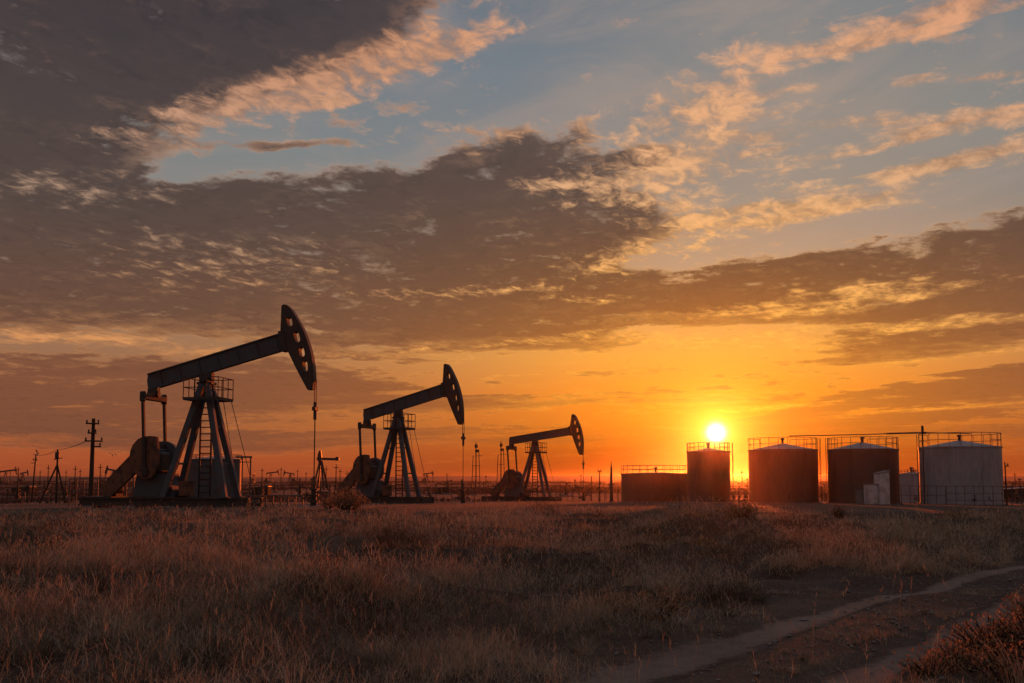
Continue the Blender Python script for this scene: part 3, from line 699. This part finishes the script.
# ------------------------------------------------------------------ storage tanks
def ring_rail(m, r, z, h, n, t=.028, rows=(.5, 1.), a0=0, a1=2*PI):
    full = a1-a0 > 6.2
    for f in rows: m.tube([(r*math.cos(a), r*math.sin(a), z+h*f) for a in np.linspace(a0, a1, 49)], t, 5)
    for k in range(n if full else n+1):
        a = a0+(a1-a0)*k/n; m.tube([(r*math.cos(a), r*math.sin(a), z-.05), (r*math.cos(a), r*math.sin(a), z+h)], t, 5)
def make_tank(px0, px1, Y, top, apex, rail, mat, label, ladder=None, full=True, posts=14):
    x = spot((px0+px1)/2, Y); r = (px1-px0)/2/FPX*Y; z0 = gz(x, Y)-.03; Y2 = Y+r*.15
    root = empty('storage_tank', (x, Y2, z0)); tag(root, label, 'tank', 'oil storage tanks beside the field')
    h = height(top, Y2-r*.5, z0); ha = height(apex, Y2, z0)
    MB().lathe([(r+.25, -.2), (r+.25, .12), (r+.05, .14), (0, .14)], 48).build('foundation', M['conc'], root)
    b = MB(); prof = [(0, .12), (r+.06, .12), (r+.06, .22), (r, .22)]
    k = max(2, int(h/1.6))
    for i in range(1, k): zz = .2+(h-.3)*i/k; prof += [(r, zz-.012), (r+.008, zz-.008), (r+.008, zz+.008), (r, zz+.012)]
    prof += [(r, h-.14), (r+.07, h-.13), (r+.07, h), (r-.05, h)]
    sh = b.lathe(prof, 64, smooth=True).build('shell', mat, root)
    MB().lathe([(r-.02, h-.01), (r*.5, h+(ha-h)*.52), (.22, ha), (0, ha+.01)], 48).build('roof', M['roof'], root)
    MB().tube([(0, 0, ha-.05), (0, 0, ha+.42)], .12, 10).lathe([(0, ha+.36), (.24, ha+.38), (.20, ha+.52), (0, ha+.58)], 12).build('roof_vent', M['dark'], root)
    hr = height(rail, Y2, z0)-h
    m = MB()
    if full: ring_rail(m, r-.03, h, hr, posts)
    else:
        ring_rail(m, r-.03, h, hr, 8, a0=R(118), a1=R(248)); ring_rail(m, r-.03, h, hr, 8, a0=R(-68), a1=R(62)); ring_rail(m, r-.03, h, hr, 3, rows=(1.,), a0=R(248), a1=R(292))
    m.build('railing', M['rail'], root)
    if ladder is not None:
        a = R(ladder); u = Vector((math.cos(a), math.sin(a), 0)); v = Vector((-u.y, u.x, 0)); l = MB()
        for s in (-.25, .25): l.bar(u*(r+.28)+v*s+Vector((0, 0, .0)), u*(r+.28)+v*s+Vector((0, 0, h+hr)), .06, .04)
        q = .4
        while q < h+.1: l.tube([u*(r+.28)-v*.25+Vector((0, 0, q)), u*(r+.28)+v*.25+Vector((0, 0, q))], .018, 5); q += .33
        for zz in (1.2, 3., h-.3): l.bar(u*(r-.02)+Vector((0, 0, zz)), u*(r+.28)+Vector((0, 0, zz)), .05)
        l.build('ladder', M['rail'], root)
    a = R(-98); u = Vector((math.cos(a), math.sin(a), 0))
    n = MB().tube([u*(r-.05)+Vector((0, 0, .55)), u*(r+.55)+Vector((0, 0, .55))], .10, 10).tube([u*(r+.3)+Vector((0, 0, .55)), u*(r+.3)+Vector((0, 0, .95))], .05, 8)
    n.tube([u*(r+.3)+Vector((.18*math.cos(t), .18*math.sin(t), .95)) for t in np.linspace(0, 2*PI, 11)], .02, 5); n.build('outlet_valve', M['dark'], root)
    a = R(-70); u = Vector((math.cos(a), math.sin(a), 0))
    MB().tube([u*(r-.08)+Vector((0, 0, .8)), u*(r+.12)+Vector((0, 0, .8))], .34, 18).build('manway_cover', mat, root)
    return root, r, h, hr, x, Y2, z0
tanks = {}
tanks['low'] = make_tank(622, 691, 112, 473.3, 472.2, 465.5, M['brown'], 'low wide dark tank with even railing, left of the other tanks', posts=26)
tanks['sun'] = make_tank(688, 730.5, 104, 451.3, 448.2, 443, M['brown'], 'narrow tall tank directly below the setting sun', -8, False)
tanks['second'] = make_tank(751, 818.5, 100, 449.5, 443.5, 438.5, M['brown'], 'wide dark tank, the next one right of the tank under the sun', -5, False)
tanks['third'] = make_tank(831.5, 899, 98, 449, 442.5, 438, M['brown'], 'wide dark brown tank with white sheds at its foot', 182, False)
tanks['pale'] = make_tank(925, 1001.5, 94, 446.5, 440.5, 434, M['pale'], 'pale grey tank with conical roof, lightest of the tanks', 178, False)
tanks['small'] = make_tank(900.5, 924, 112, 473.5, 472, 470, M['pale'], 'small squat tank in the gap between dark and pale tanks', None, False)

# ------------------------------------------------------------------ overhead pipe between the tank tops

t3, t4 = tanks['third'], tanks['pale']
x0, x1 = spot(858, 97), spot(926.5, 92.5)
zt = height(433.2, 94, 0)
x1 = spot(924, 92.5)
root = empty('overhead_pipe', (x1, 92.5, gz(x1, 92.5))); tag(root, 'straight overhead pipe running between the roofs of the dark and pale tanks', 'pipe')
L = lambda px, py, Y: Vector((spot(px, Y), Y, height(py, Y, 0)))-root.location
MB().tube([L(790, 436, 100.5), L(862, 434.6, 97), L(905, 433.2, 94)], .05, 8).tube([L(888, 433.6, 95), L(928, 432.6, 92.3)], .085, 10).tube([L(926, 432.6, 92.3), L(972, 433.6, 91.2)], .045, 8).build('pipe_run', M['rail'], root)
m = MB().tube([(0, 0, -.1), (0, 0, L(926, 428.5, 92.5).z)], .055, 10)
m.box((0, 0, L(926, 430, 92.5).z), (.2, .2, .8), bev=.04); m.build('riser', M['dark'], root)

# ------------------------------------------------------------------ white tank and pipe frame behind the nearest pumpjack
def lumpy(): return random.uniform(-.05, .05)
make_tank(186, 240, 118, 459, 456.5, 455, M['blue'], 'blue grey tank seen through the legs of the nearest pumpjack', None, False)
x, Y = spot(247, 108), 108
root = empty('pipe_goalpost', (x, Y, gz(x, Y))); tag(root, 'rusty goalpost shaped pipe frame just behind the nearest pumpjack', 'pipe frame')
ht = height(457, Y, root.location.z)
MB().tube([(-1.3, 0, ht), (.55, 0, ht)], .10, 8).tube([(-1.3, 0, ht-.55), (.3, 0, ht-.55)], .05, 6).build('crossbar', M['rail'], root)
for dx_ in (-.55, .35): MB().tube([(dx_, 0, -.1), (dx_, 0, ht)], .08, 8).build('post', M['rail'], root)

# ------------------------------------------------------------------ sheds by the third tank
def shed(px0, px1, Y, top, dep, slope, label, mat='white'):
    x0, x1 = spot(px0, Y), spot(px1, Y); x = (x0+x1)/2; w = x1-x0; z = gz(x, Y)-.03; h = height(top, Y, z)
    root = empty('equipment_shed', (x, Y+dep/2, z)); tag(root, label, 'shed', 'pale sheds at the foot of the dark tank')
    m = MB().prism([(-w/2, -.1), (w/2, -.1), (w/2, h), (-w/2, h-slope)], -dep/2, dep/2); m.build('wall', M[mat], root)
    rr = MB().prism([(-w/2-.08, h-slope-.01), (w/2+.08, h+.01), (w/2+.08, h+.08), (-w/2-.08, h-slope+.06)], -dep/2-.08, dep/2+.08); rr.build('roof', M['roof'], root)
    MB().box((0, -dep/2-.02, min(h*.42, .95)), (min(w*.62, 1.), .03, min(h*.7, 1.7))).build('door', M[mat], root)
shed(868, 879.6, 90, 484.5, 1.2, .0, 'low pale shed, the one left of and joined to the taller shed')
shed(879.8, 889.5, 89.6, 471.2, 1.5, .22, 'tallest pale shed with sloping roof in front of the dark tank')
shed(857, 862, 90, 491, .5, .0, 'smallest dull cabinet standing apart from the two joined sheds', 'roof')
# ------------------------------------------------------------------ fences and pipe rails
def rail_fence(a, b, h, n, rows, label, t=.035, name='pipe_fence', cat='fence'):
    a, b = Vector((a[0], a[1], gz(*a))), Vector((b[0], b[1], gz(*b)))
    root = empty(name, a); tag(root, label, cat, 'low pipe fences round the wells and tanks')
    for k in range(n+1):
        p = a.lerp(b, k/n)-a; z = gz(*(a+p).xy)-a.z
        MB().tube([(p.x, p.y, z-.1), (p.x+lumpy()*.4, p.y, z+h)], t*1.15, 6).build('post', M['rail'], root)
    for f in rows: MB().tube([(b-a)*(k/8)+Vector((0, 0, h*f+gz(*((a+(b-a)*(k/8)).xy))-a.z-(b-a).z*(k/8))) for k in range(9)], t, 6).build('rail', M['rail'], root)
rail_fence((spot(70, 76), 76), (spot(134, 74), 74), height(478.5, 75, gz(-31, 75)), 9, (1, .55), 'pipe fence with close posts below the tall utility pole', .045)
rail_fence((spot(243, 64), 64), (spot(303, 66), 66), .66, 8, (1,), 'low single rail pipe fence between nearest pumpjack and its wellhead', .045)
rail_fence((spot(892, 89), 89), (spot(945, 88), 88), height(486, 88.5, gz(37, 88.5)), 6, (1, .5), 'pipe fence running from the sheds to the pale tank', .024)
rail_fence((spot(946, 88), 88), (spot(1040, 86), 86), height(486.5, 87, gz(43, 87)), 10, (1, .62, .25), 'three rail pipe fence crossing in front of the pale tank', .024)
rail_fence((spot(556, 150), 150), (spot(618, 135), 135), 1.2, 10, (1, .5), 'thin pipe fence between the farthest pumpjack and low tank')
# pipework between the first two tall tanks
x, Y = spot(741, 97), 97
root = empty('pipe_manifold', (x, Y, gz(x, Y))); tag(root, 'cluster of low pipes and valves between sunlit tank and its wide neighbour', 'pipework')
for k, dx_ in enumerate((-.75, -.2, .4)):
    v = MB().tube([(dx_, 0, -.1), (dx_, 0, .9+.25*(k % 2)), (dx_+.2, .1, 1.15+.2*(k % 2))], .09, 8).box((dx_, 0, .62), (.28, .28, .24), bev=.05)
    v.tube([(dx_+.2*math.cos(t), -.2, .62+.2*math.sin(t)) for t in np.linspace(0, 2*PI, 13)], .025, 5).tube([(dx_, 0, .62), (dx_, -.2, .62)], .03, 6); v.build('valve', M['dark'], root)
for z in (.25, 1.05): MB().tube([(-1.2, .25, z), (1.0, .25, z)], .07, 8).build('pipe_run', M['rail'], root)

# ------------------------------------------------------------------ poles
def utility_pole(px, Y, top, lean, arms, label, wid=.15):
    x = spot(px, Y); z = gz(x, Y); h = height(top, Y, z)
    root = empty('utility_pole', (x, Y, z)); tag(root, label, 'utility pole', 'poles standing on the plain')
    at_ = lambda hh: Vector((lean*hh/h, 0, hh))
    MB().tube([at_(-.3), at_(h)], wid, 10, wid*.65).build('pole', M['wood'], root)
    for py, w0, w1 in arms:
        hh = height(py, Y, z); p = at_(hh)+Vector((0, -.14, 0))
        ar = MB().bar(p+Vector((-w0, 0, 0)), p+Vector((w1, 0, -.02)), .11, .10).build('crossarm', M['wood'], root)
        for q in ([-w0+.06, w1-.06] if w0 > .2 and w1 > .2 else [w1-.06]):
            MB().lathe([(0, 0), (.05, 0), (.075, .06), (.04, .09), (.07, .14), (.03, .2), (0, .2)], 8, p+Vector((q, 0, .05))).build('insulator', M['glass'], ar)
    return root, z
up, upz = utility_pole(91.2, 68, 418.5, .03, [(423.5, .45, .45), (433, .30, .28), (441, .48, .72), (446.5, .0, .62)], 'tall dark wooden utility pole with several crossarms, left of all pumpjacks', .17)
# leaning three-legged pole
x, Y = spot(57, 125), 125; z = gz(x, Y); h = height(449.5, Y, z)
root = empty('braced_pole', (x, Y, z)); tag(root, 'dark tripod braced pole wired to the tall utility pole', 'pole', 'poles standing on the plain')
MB().tube([(0, 0, -.2), (-.05, 0, h)], .16, 8, .1).build('pole', M['wood'], root)
for dx_, dy_ in ((-1.9, -.6), (1.0, .5)): MB().tube([(dx_, dy_, -.2), (-.03, 0, h*.72)], .13, 8, .1).build('brace', M['wood'], root)
MB().box((-.05, 0, h-.75), (.5, .4, .9), bev=.06).build('transformer', M['dark'], root)
MB().bar((-.45, -.1, h-1.25), (.65, -.1, h-1.05), .09).build('crossarm', M['wood'], root)
a = Vector((spot(86, 68), 67.9, height(441, 68, 0))); b = Vector((x-.05, Y, z+h))
w = MB().tube(hose(a, b, .15), .028, 6).build('power_line', M['wire']); tag(w, 'thin sagging wire strung between the tall utility pole and tripod pole', 'wire')
b2 = Vector((spot(33.5, 140), 140, height(455, 140, 0)))
w = MB().tube(hose(b, b2, .3), .03, 6).build('power_line', M['wire']); tag(w, 'thin wire from the tripod pole to the slim far pole beyond', 'wire')
utility_pole(32.5, 140, 454.5, .35, [(463, .5, .15), (460, .3, .3)], 'slim leaning pole farthest left on the horizon', .12)
utility_pole(599.5, 112, 470.5, .0, [(471.5, .22, .22)], 'thin short pole just left of the dark spike near the low tank', .09)
utility_pole(1006, 92, 462, -.05, [(466, .05, .25)], 'thin pole standing beside the pale tank on its far side', .08)
utility_pole(591, 150, 476, .05, [], 'shortest bare stub pole between farthest wellhead and low tank', .1)
# spike-like vent stack
x, Y = spot(611.3, 114), 114; z = gz(x, Y)-.05
st = MB().lathe([(0, 0), (.32, 0), (.32, .18), (.19, .2), (.19, 1.9), (.15, 2.0), (.13, height(468, Y, z)), (.07, height(466, Y, z)), (.03, height(461.5, Y, z)), (0, height(461, Y, z))], 12).build('vent_stack', M['dark']); st.location = (x, Y, z)
tag(st, 'dark tapering vent stack like a spike left of the low tank', 'vent stack')
# masts between the middle and farthest pumpjack
def mast(px, Y, top, label, k):
    x = spot(px, Y); z = gz(x, Y); h = height(top, Y, z)
    root = empty('service_mast', (x, Y, z)); tag(root, label, 'mast', 'workover masts behind the pumpjacks')
    for (dx_, hh, rr) in ((-.75-.1*k, h*.73, .09), (.0, h, .14), (.72, h*.83, .09)): MB().tube([(dx_*1.25, 0, -.2), (dx_*.8, 0, hh)], rr, 6).build('upright', M['dark'], root)
    MB().box((.05, 0, h*.93), (.7, .5, h*.06), bev=.05).box((.25, 0, h*.84), (.9, .5, h*.05), bev=.05).build('crown_block', M['dark'], root)
    for f in (.35, .55, .74): MB().bar((-.8, 0, h*f), (.9+.4*(f > .7), 0, h*(f+.01)), .09).build('strut', M['dark'], root)
mast(476, 205, 442.5, 'stout mast with crown block right of the middle wellhead', 0)
mast(501, 230, 441.5, 'slimmer mast close to the tail of the farthest pumpjack', 1)

# ------------------------------------------------------------------ more pumpjacks far out on the plain
far_src = [o for o in COL.objects if o.name.startswith('pumpjack') and o.parent is None][2]
x, Y = spot(320.5, 300), 300; z = gz(x, Y); hh = lambda py: height(py, Y, z); q = Y/FPX
root = empty('pumpjack', (x, Y, z)); tag(root, 'far pumpjack with level arm and upright block, right of the nearest wellhead', 'pumpjack', 'far pumpjacks on the horizon')
for dx_, dy_ in ((-7, -1.), (-3, 1.), (4, -1.), (7, 1.)): MB().bar((dx_*q, dy_, -.2), (dx_*.12*q, 0, hh(460.5)), .42, .42).build('leg', M['dark'], root)
MB().box((6.5*q, 0, hh(459)), (21*q, .5, .75), Matrix.Rotation(.03, 3, 'Y'), .05).box((16.5*q, 0, hh(458.8)), (3.4*q, .9, 1.15), None, .1).build('walking_beam', M['dark'], root)
MB().prism([(-2.6*q, hh(462)), (-2.9*q, hh(455)), (-1.6*q, hh(450.8)), (.2*q, hh(450.6)), (1.0*q, hh(456)), (1.2*q, hh(462))], -.6, .6).build('horse_head', M['dark'], root)
MB().box((0, 0, hh(468)), (6*q, .5, .3)).build('cross_brace', M['dark'], root)
for px, Y, rel, lab in ((271, 780, 10, 'tiny pumpjack on the horizon with head to the right, left of the nearest wellhead'),
                        (254, 900, 95, 'tiny end-on pumpjack on the horizon, nearest to the goalpost pipe frame'),
                        (290, 860, 165, 'tiny pumpjack on the horizon with head to the left'),
                        (23, 800, 80, 'tiny pumpjack on the horizon at the field edge, left of all poles'),
                        (427, 900, 30, 'tiny pumpjack on the horizon between middle pumpjack and its wellhead'),
                        (6, 620, 20, 'leftmost pumpjack on the far horizon, partly out of view'),
                        (113, 560, 150, 'small far pumpjack with head to the left, between utility pole and nearest pumpjack')):
    c = copy_tree(far_src)
    x = spot(px, Y); c.location = (x, Y, gz(x, Y)); c.rotation_euler = (0, 0, R(rel)); c.scale = (.95, .95, .95); c['label'] = lab; c['group'] = 'far pumpjacks on the horizon'
for px, Y, top in ((281, 420, 467), (297.5, 520, 469), (40, 500, 470), (118, 450, 471), (130, 560, 472), (306, 480, 472), (340, 380, 469), (347, 420, 471), (433, 600, 472), (447, 520, 473), (581, 420, 474), (742, 380, 470), (1015, 420, 473), (908, 300, 470), (914, 320, 468), (10, 600, 471), (80, 430, 469), (18, 380, 467), (48, 360, 465), (66, 520, 470), (75, 340, 466), (100, 330, 464), (105, 480, 470), (326, 350, 466), (336, 300, 464), (262, 400, 468), (355, 520, 471), (512, 420, 471)):
    x = spot(px, Y); z = gz(x, Y)
    o = MB().tube([(0, 0, -.2), (0, 0, height(top, Y, z))], .22, 6, .12).box((0, 0, height(top, Y, z)*.86), (1.5, .2, .2)).build('far_pole', M['wood']); o.location = (x, Y, z)
    tag(o, 'tiny crossarmed pole standing far off on the horizon', 'pole', 'tiny far poles along the horizon')

# small wellheads, stub posts and boxes that clutter the plain between the pumpjacks
wsrc = [o for o in COL.objects if o.name.startswith('wellhead') and o.parent is None][0]
for px, Y in ((262, 150), (300, 190), (330, 165), (345, 128), (430, 150), (448, 210), (462, 165), (520, 240), (566, 190), (575, 230), (150, 190), (118, 140), (18, 150), (45, 200), (66, 170), (745, 170), (822, 150), (1016, 120), (588, 210), (275, 240)):
    c = copy_tree(wsrc); x = spot(px, Y); c.location = (x, Y, gz(x, Y)-.1); q = random.uniform(.8, 1.5); c.scale = (q, q, q*1.2); c.rotation_euler = (0, 0, random.uniform(0, 6)); c['label'] = 'small far wellhead without a pumpjack out on the hazy plain'; c['group'] = 'small far wellheads on the plain'
psrc = None
for px, Y, h in ((266, 125, 2.6), (284, 140, 1.6), (312, 150, 3.4), (334, 135, 2.2), (352, 170, 3.6), (436, 140, 2.4), (452, 160, 3.2), (468, 150, 1.8), (486, 190, 4.), (515, 210, 3.6), (560, 170, 2.4), (572, 150, 1.7), (584, 180, 3.), (606, 160, 1.9), (618, 140, 1.6), (8, 120, 1.8), (28, 130, 2.4), (52, 110, 1.5), (72, 130, 2.8), (104, 150, 3.2), (122, 165, 3.6), (738, 130, 2.6), (747, 150, 3.4), (824, 140, 2.6), (912, 150, 3.8), (920, 160, 4.4), (1012, 130, 2.6), (1020, 150, 3.4), (250, 170, 2.), (292, 210, 3.)):
    x = spot(px, Y)
    if psrc is None: psrc = MB().tube([(0, 0, -.05), (0, 0, 1)], .07, 6, .05).box((0, 0, .93), (.5, .1, .04)).build('marker_post', M['wood']); c = psrc
    else: c = psrc.copy(); COL.objects.link(c)
    c.location = (x, Y, gz(x, Y)); c.scale = (1, 1, h); c.rotation_euler = (random.uniform(-.05, .05), random.uniform(-.05, .05), random.uniform(0, 3))
    tag(c, 'thin short crossbarred post among the clutter on the plain', 'post', 'posts scattered over the plain')
for px0, px1, Y, top, lab in ((252, 268, 200, 486.5, 'long low dark shed far behind the single rail fence'), (438, 447, 220, 487, 'small dark shed far off between middle wellhead and stout mast'), (12, 30, 230, 487, 'low dark shed far off at the left edge of the plain'), (572, 583, 240, 486.5, 'small low dark shed far beyond the farthest wellhead'), (1008, 1030, 150, 488, 'low dark shed at the edge right of the pale tank')):
    shed(px0, px1, Y, top, 3., .2, lab, 'wood')
# ------------------------------------------------------------------ birds
def bird(px, py, Y, rz, roll, label):
    v = [(0, .16, 0), (0, .05, .03), (0, -.12, .01), (0, -.24, .015), (.05, .0, .0), (-.05, 0, 0), (.30, -.04, .10), (-.30, -.04, .10), (.16, .05, .08), (-.16, .05, .08), (.15, -.06, .07), (-.15, -.06, .07), (0, .0, -.05), (.05, -.25, .01), (-.05, -.25, .01)]
    f = [(0, 4, 1), (0, 1, 5), (0, 12, 4), (0, 5, 12), (12, 2, 4), (12, 5, 2), (4, 2, 1), (5, 1, 2), (4, 8, 10), (8, 6, 10), (5, 11, 9), (9, 11, 7), (2, 13, 3), (2, 3, 14)]
    me = bpy.data.meshes.new('bird'); me.from_pydata(v, [], f); me.materials.append(M['wire']); o = bpy.data.objects.new('bird', me); COL.objects.link(o)
    d = ray(px, py); o.location = (d[0]/d[1]*Y, Y, EYE+d[2]/d[1]*Y); o.rotation_euler = (.5, roll, rz); tag(o, label, 'bird', 'birds in the air near the utility pole')
bird(112.5, 455, 66, .6, .2, 'small dark bird flying between the utility pole and nearest pumpjack')
bird(37.5, 453.5, 66, -.9, .9, 'small dark bird with tilted wings above the slim leaning pole')

# ------------------------------------------------------------------ shrubs
def shrub(px, Y, w, h, n, leaf, label, mat='shrub', group=None, name='shrub', red=0., xoff=0):
    x = spot(px, Y)+xoff; z = gz(x, Y)-.03
    root = empty(name, (x, Y, z)); tag(root, label, 'shrub', group)
    st = MB(); V, Q, T, C = [], [], [], []
    pts = []
    for k in range(n):
        a = rng.uniform(0, 2*PI); rr = w*.5*math.sqrt(rng.random()); hh = h*(1-.45*(rr/(w*.5))**2)*rng.uniform(.6, 1.08)
        p0 = Vector((rr*.25*math.cos(a), rr*.25*math.sin(a), 0)); p2 = Vector((rr*math.cos(a), rr*math.sin(a), hh)); p1 = p0.lerp(p2, .5)+Vector((0, 0, hh*.12))
        st.tube([p0, p1, p2], .007+.004*h, 3, .002)
        for q in range(int(rng.uniform(9, 16))):
            f = rng.uniform(.25, 1.02); b = p0.lerp(p2, f)+Vector(rng.normal(0, .035+.05*w*.2, 3))
            pts.append((b, rng.uniform(.6, 1.3)*leaf, rng.beta(2, 2)))
    for b, s_, t in pts:
        d = Vector(rng.normal(0, 1, 3)); d.z = abs(d.z)+.4; d.normalize(); u = d.cross(Vector(rng.normal(0, 1, 3))).normalized()
        o = len(V); V += [b-u*s_*.28, b+u*s_*.28, b+d*s_]; T.append((o, o+1, o+2)); C += [t]*3
    np_mesh('foliage', V, None, T, M[mat], tint=C, parent=root)
    st.build('stems', M['twig'], root)
    return root
shrub(348, 52.5, 2.5, 1.25, 150, .10, 'big airy orange bush in front of the middle pumpjack')
shrub(330, 54, 1.3, .7, 60, .09, 'smaller orange bush crouching at the left of the big airy one')
shrub(838, 39, .55, .62, 55, .06, 'small dark upright bush alone on the field before the second tank', 'scrub')
shrub(100, 78, 1.1, height(464, 78, gz(-32, 78)), 12, .10, 'tall bare weed rising behind the pipe fence left of nearest pumpjack', 'scrub')
for px, Y, w, h, n in ((985, 9.4, .9, .40, 70), (1030, 9.2, 1.0, .55, 95), (955, 8.7, .7, .28, 45), (1042, 10.8, 1.0, .55, 80), (925, 8.4, .6, .24, 36), (1000, 8.2, .8, .38, 60), (1065, 10, 1., .6, 80)):
    shrub(px, Y, w, h, int(n*1.5), .030, 'low brown dry leafed shrub in the clump beside the dirt track', group='dry shrubs beside the dirt track')
for px, Y, w, h in ((138, 17, .8, .45), (255, 19, .9, .4), (320, 13, .7, .42), (420, 12.4, .7, .42), (60, 20, .9, .45), (610, 12, .8, .38), (655, 11.5, .9, .36), (700, 25, 1.2, .45), (740, 30, 1.5, .5), (655, 24, 1.3, .5), (810, 27, 1.4, .5), (590, 28, 1.6, .55), (480, 22, 1.2, .5), (880, 33, 1.6, .5), (960, 36, 1.6, .55), (380, 27, 1.3, .5), (180, 30, 1.5, .5)):
    shrub(px, Y, w, h, 60, .05 if Y < 22 else .08, 'low orange brown weed clump scattered in the dry grass', group='orange brown weed clumps in the field')
# far scrub on the plain
parts = []
n = 26000; d = 125*np.exp(rng.random(n)*math.log(1300/125)); a = rng.uniform(-.62, .62, n); x = d*np.sin(a); y = d*np.cos(a)
k = fbm(x*.035, y*.02+3, 3) > .53; k &= (d > 150) | (rng.random(n) < .35); x, y, d = x[k], y[k], d[k]; n = len(x)
for q in range(5):
    xx = x+rng.normal(0, .35+.002*d, n); yy = y+rng.normal(0, .35, n)
    parts.append(blades(xx, yy, rng.uniform(.25, .7, n)*(1+d/900), (.12+d*.0011)*rng.uniform(.5, 1.2, n), rng.uniform(0, .8, n), 2, rng.beta(2, 2, n)))
V, Q, T, C = merge(parts)
tag(np_mesh('scrub', V, Q, T, M['scrub'], tint=C), label='low grey scrub scattered over the far plain', cat='scrub', kind='stuff')

# ------------------------------------------------------------------ haze
bm = bmesh.new(); bmesh.ops.create_cube(bm, size=1)
me = bpy.data.meshes.new('haze'); bm.to_mesh(me); bm.free()
hz = bpy.data.objects.new('haze', me); COL.objects.link(hz)
zlo = float(GZ.min())-1.; zhi = max(18., float(GZ.max())+2.)
hz.location = (0, 0, (zlo+zhi)/2); hz.scale = (8700, 8700, zhi-zlo); tag(hz, 'thin sunlit dusty haze over the plain', 'haze', kind='stuff')
m = bpy.data.materials.new('dusty air'); m.use_nodes = True; X.nt = m.node_tree; X.nt.nodes.clear()
pv = node('ShaderNodeVolumePrincipled'); pv.inputs['Color'].default_value = (.94, .80, .68, 1); pv.inputs['Density'].default_value = .00005; pv.inputs['Anisotropy'].default_value = .95
o = node('ShaderNodeOutputMaterial'); link(pv.outputs[0], o.inputs['Volume']); me.materials.append(m)

# ------------------------------------------------------------------ render settings
scene.render.engine = 'CYCLES'
scene.cycles.max_bounces = 5; scene.cycles.diffuse_bounces = 2; scene.cycles.glossy_bounces = 2; scene.cycles.transmission_bounces = 2; scene.cycles.volume_bounces = 0
scene.cycles.use_denoising = True; scene.cycles.denoiser = 'OPENIMAGEDENOISE'; scene.cycles.denoising_input_passes = 'RGB_ALBEDO_NORMAL'
scene.cycles.sample_clamp_indirect = 4.
v = scene.view_settings; v.view_transform = 'Standard'; v.look = 'None'; v.exposure = 0; v.gamma = 1; v.use_curve_mapping = False
scene.display_settings.display_device = 'sRGB'
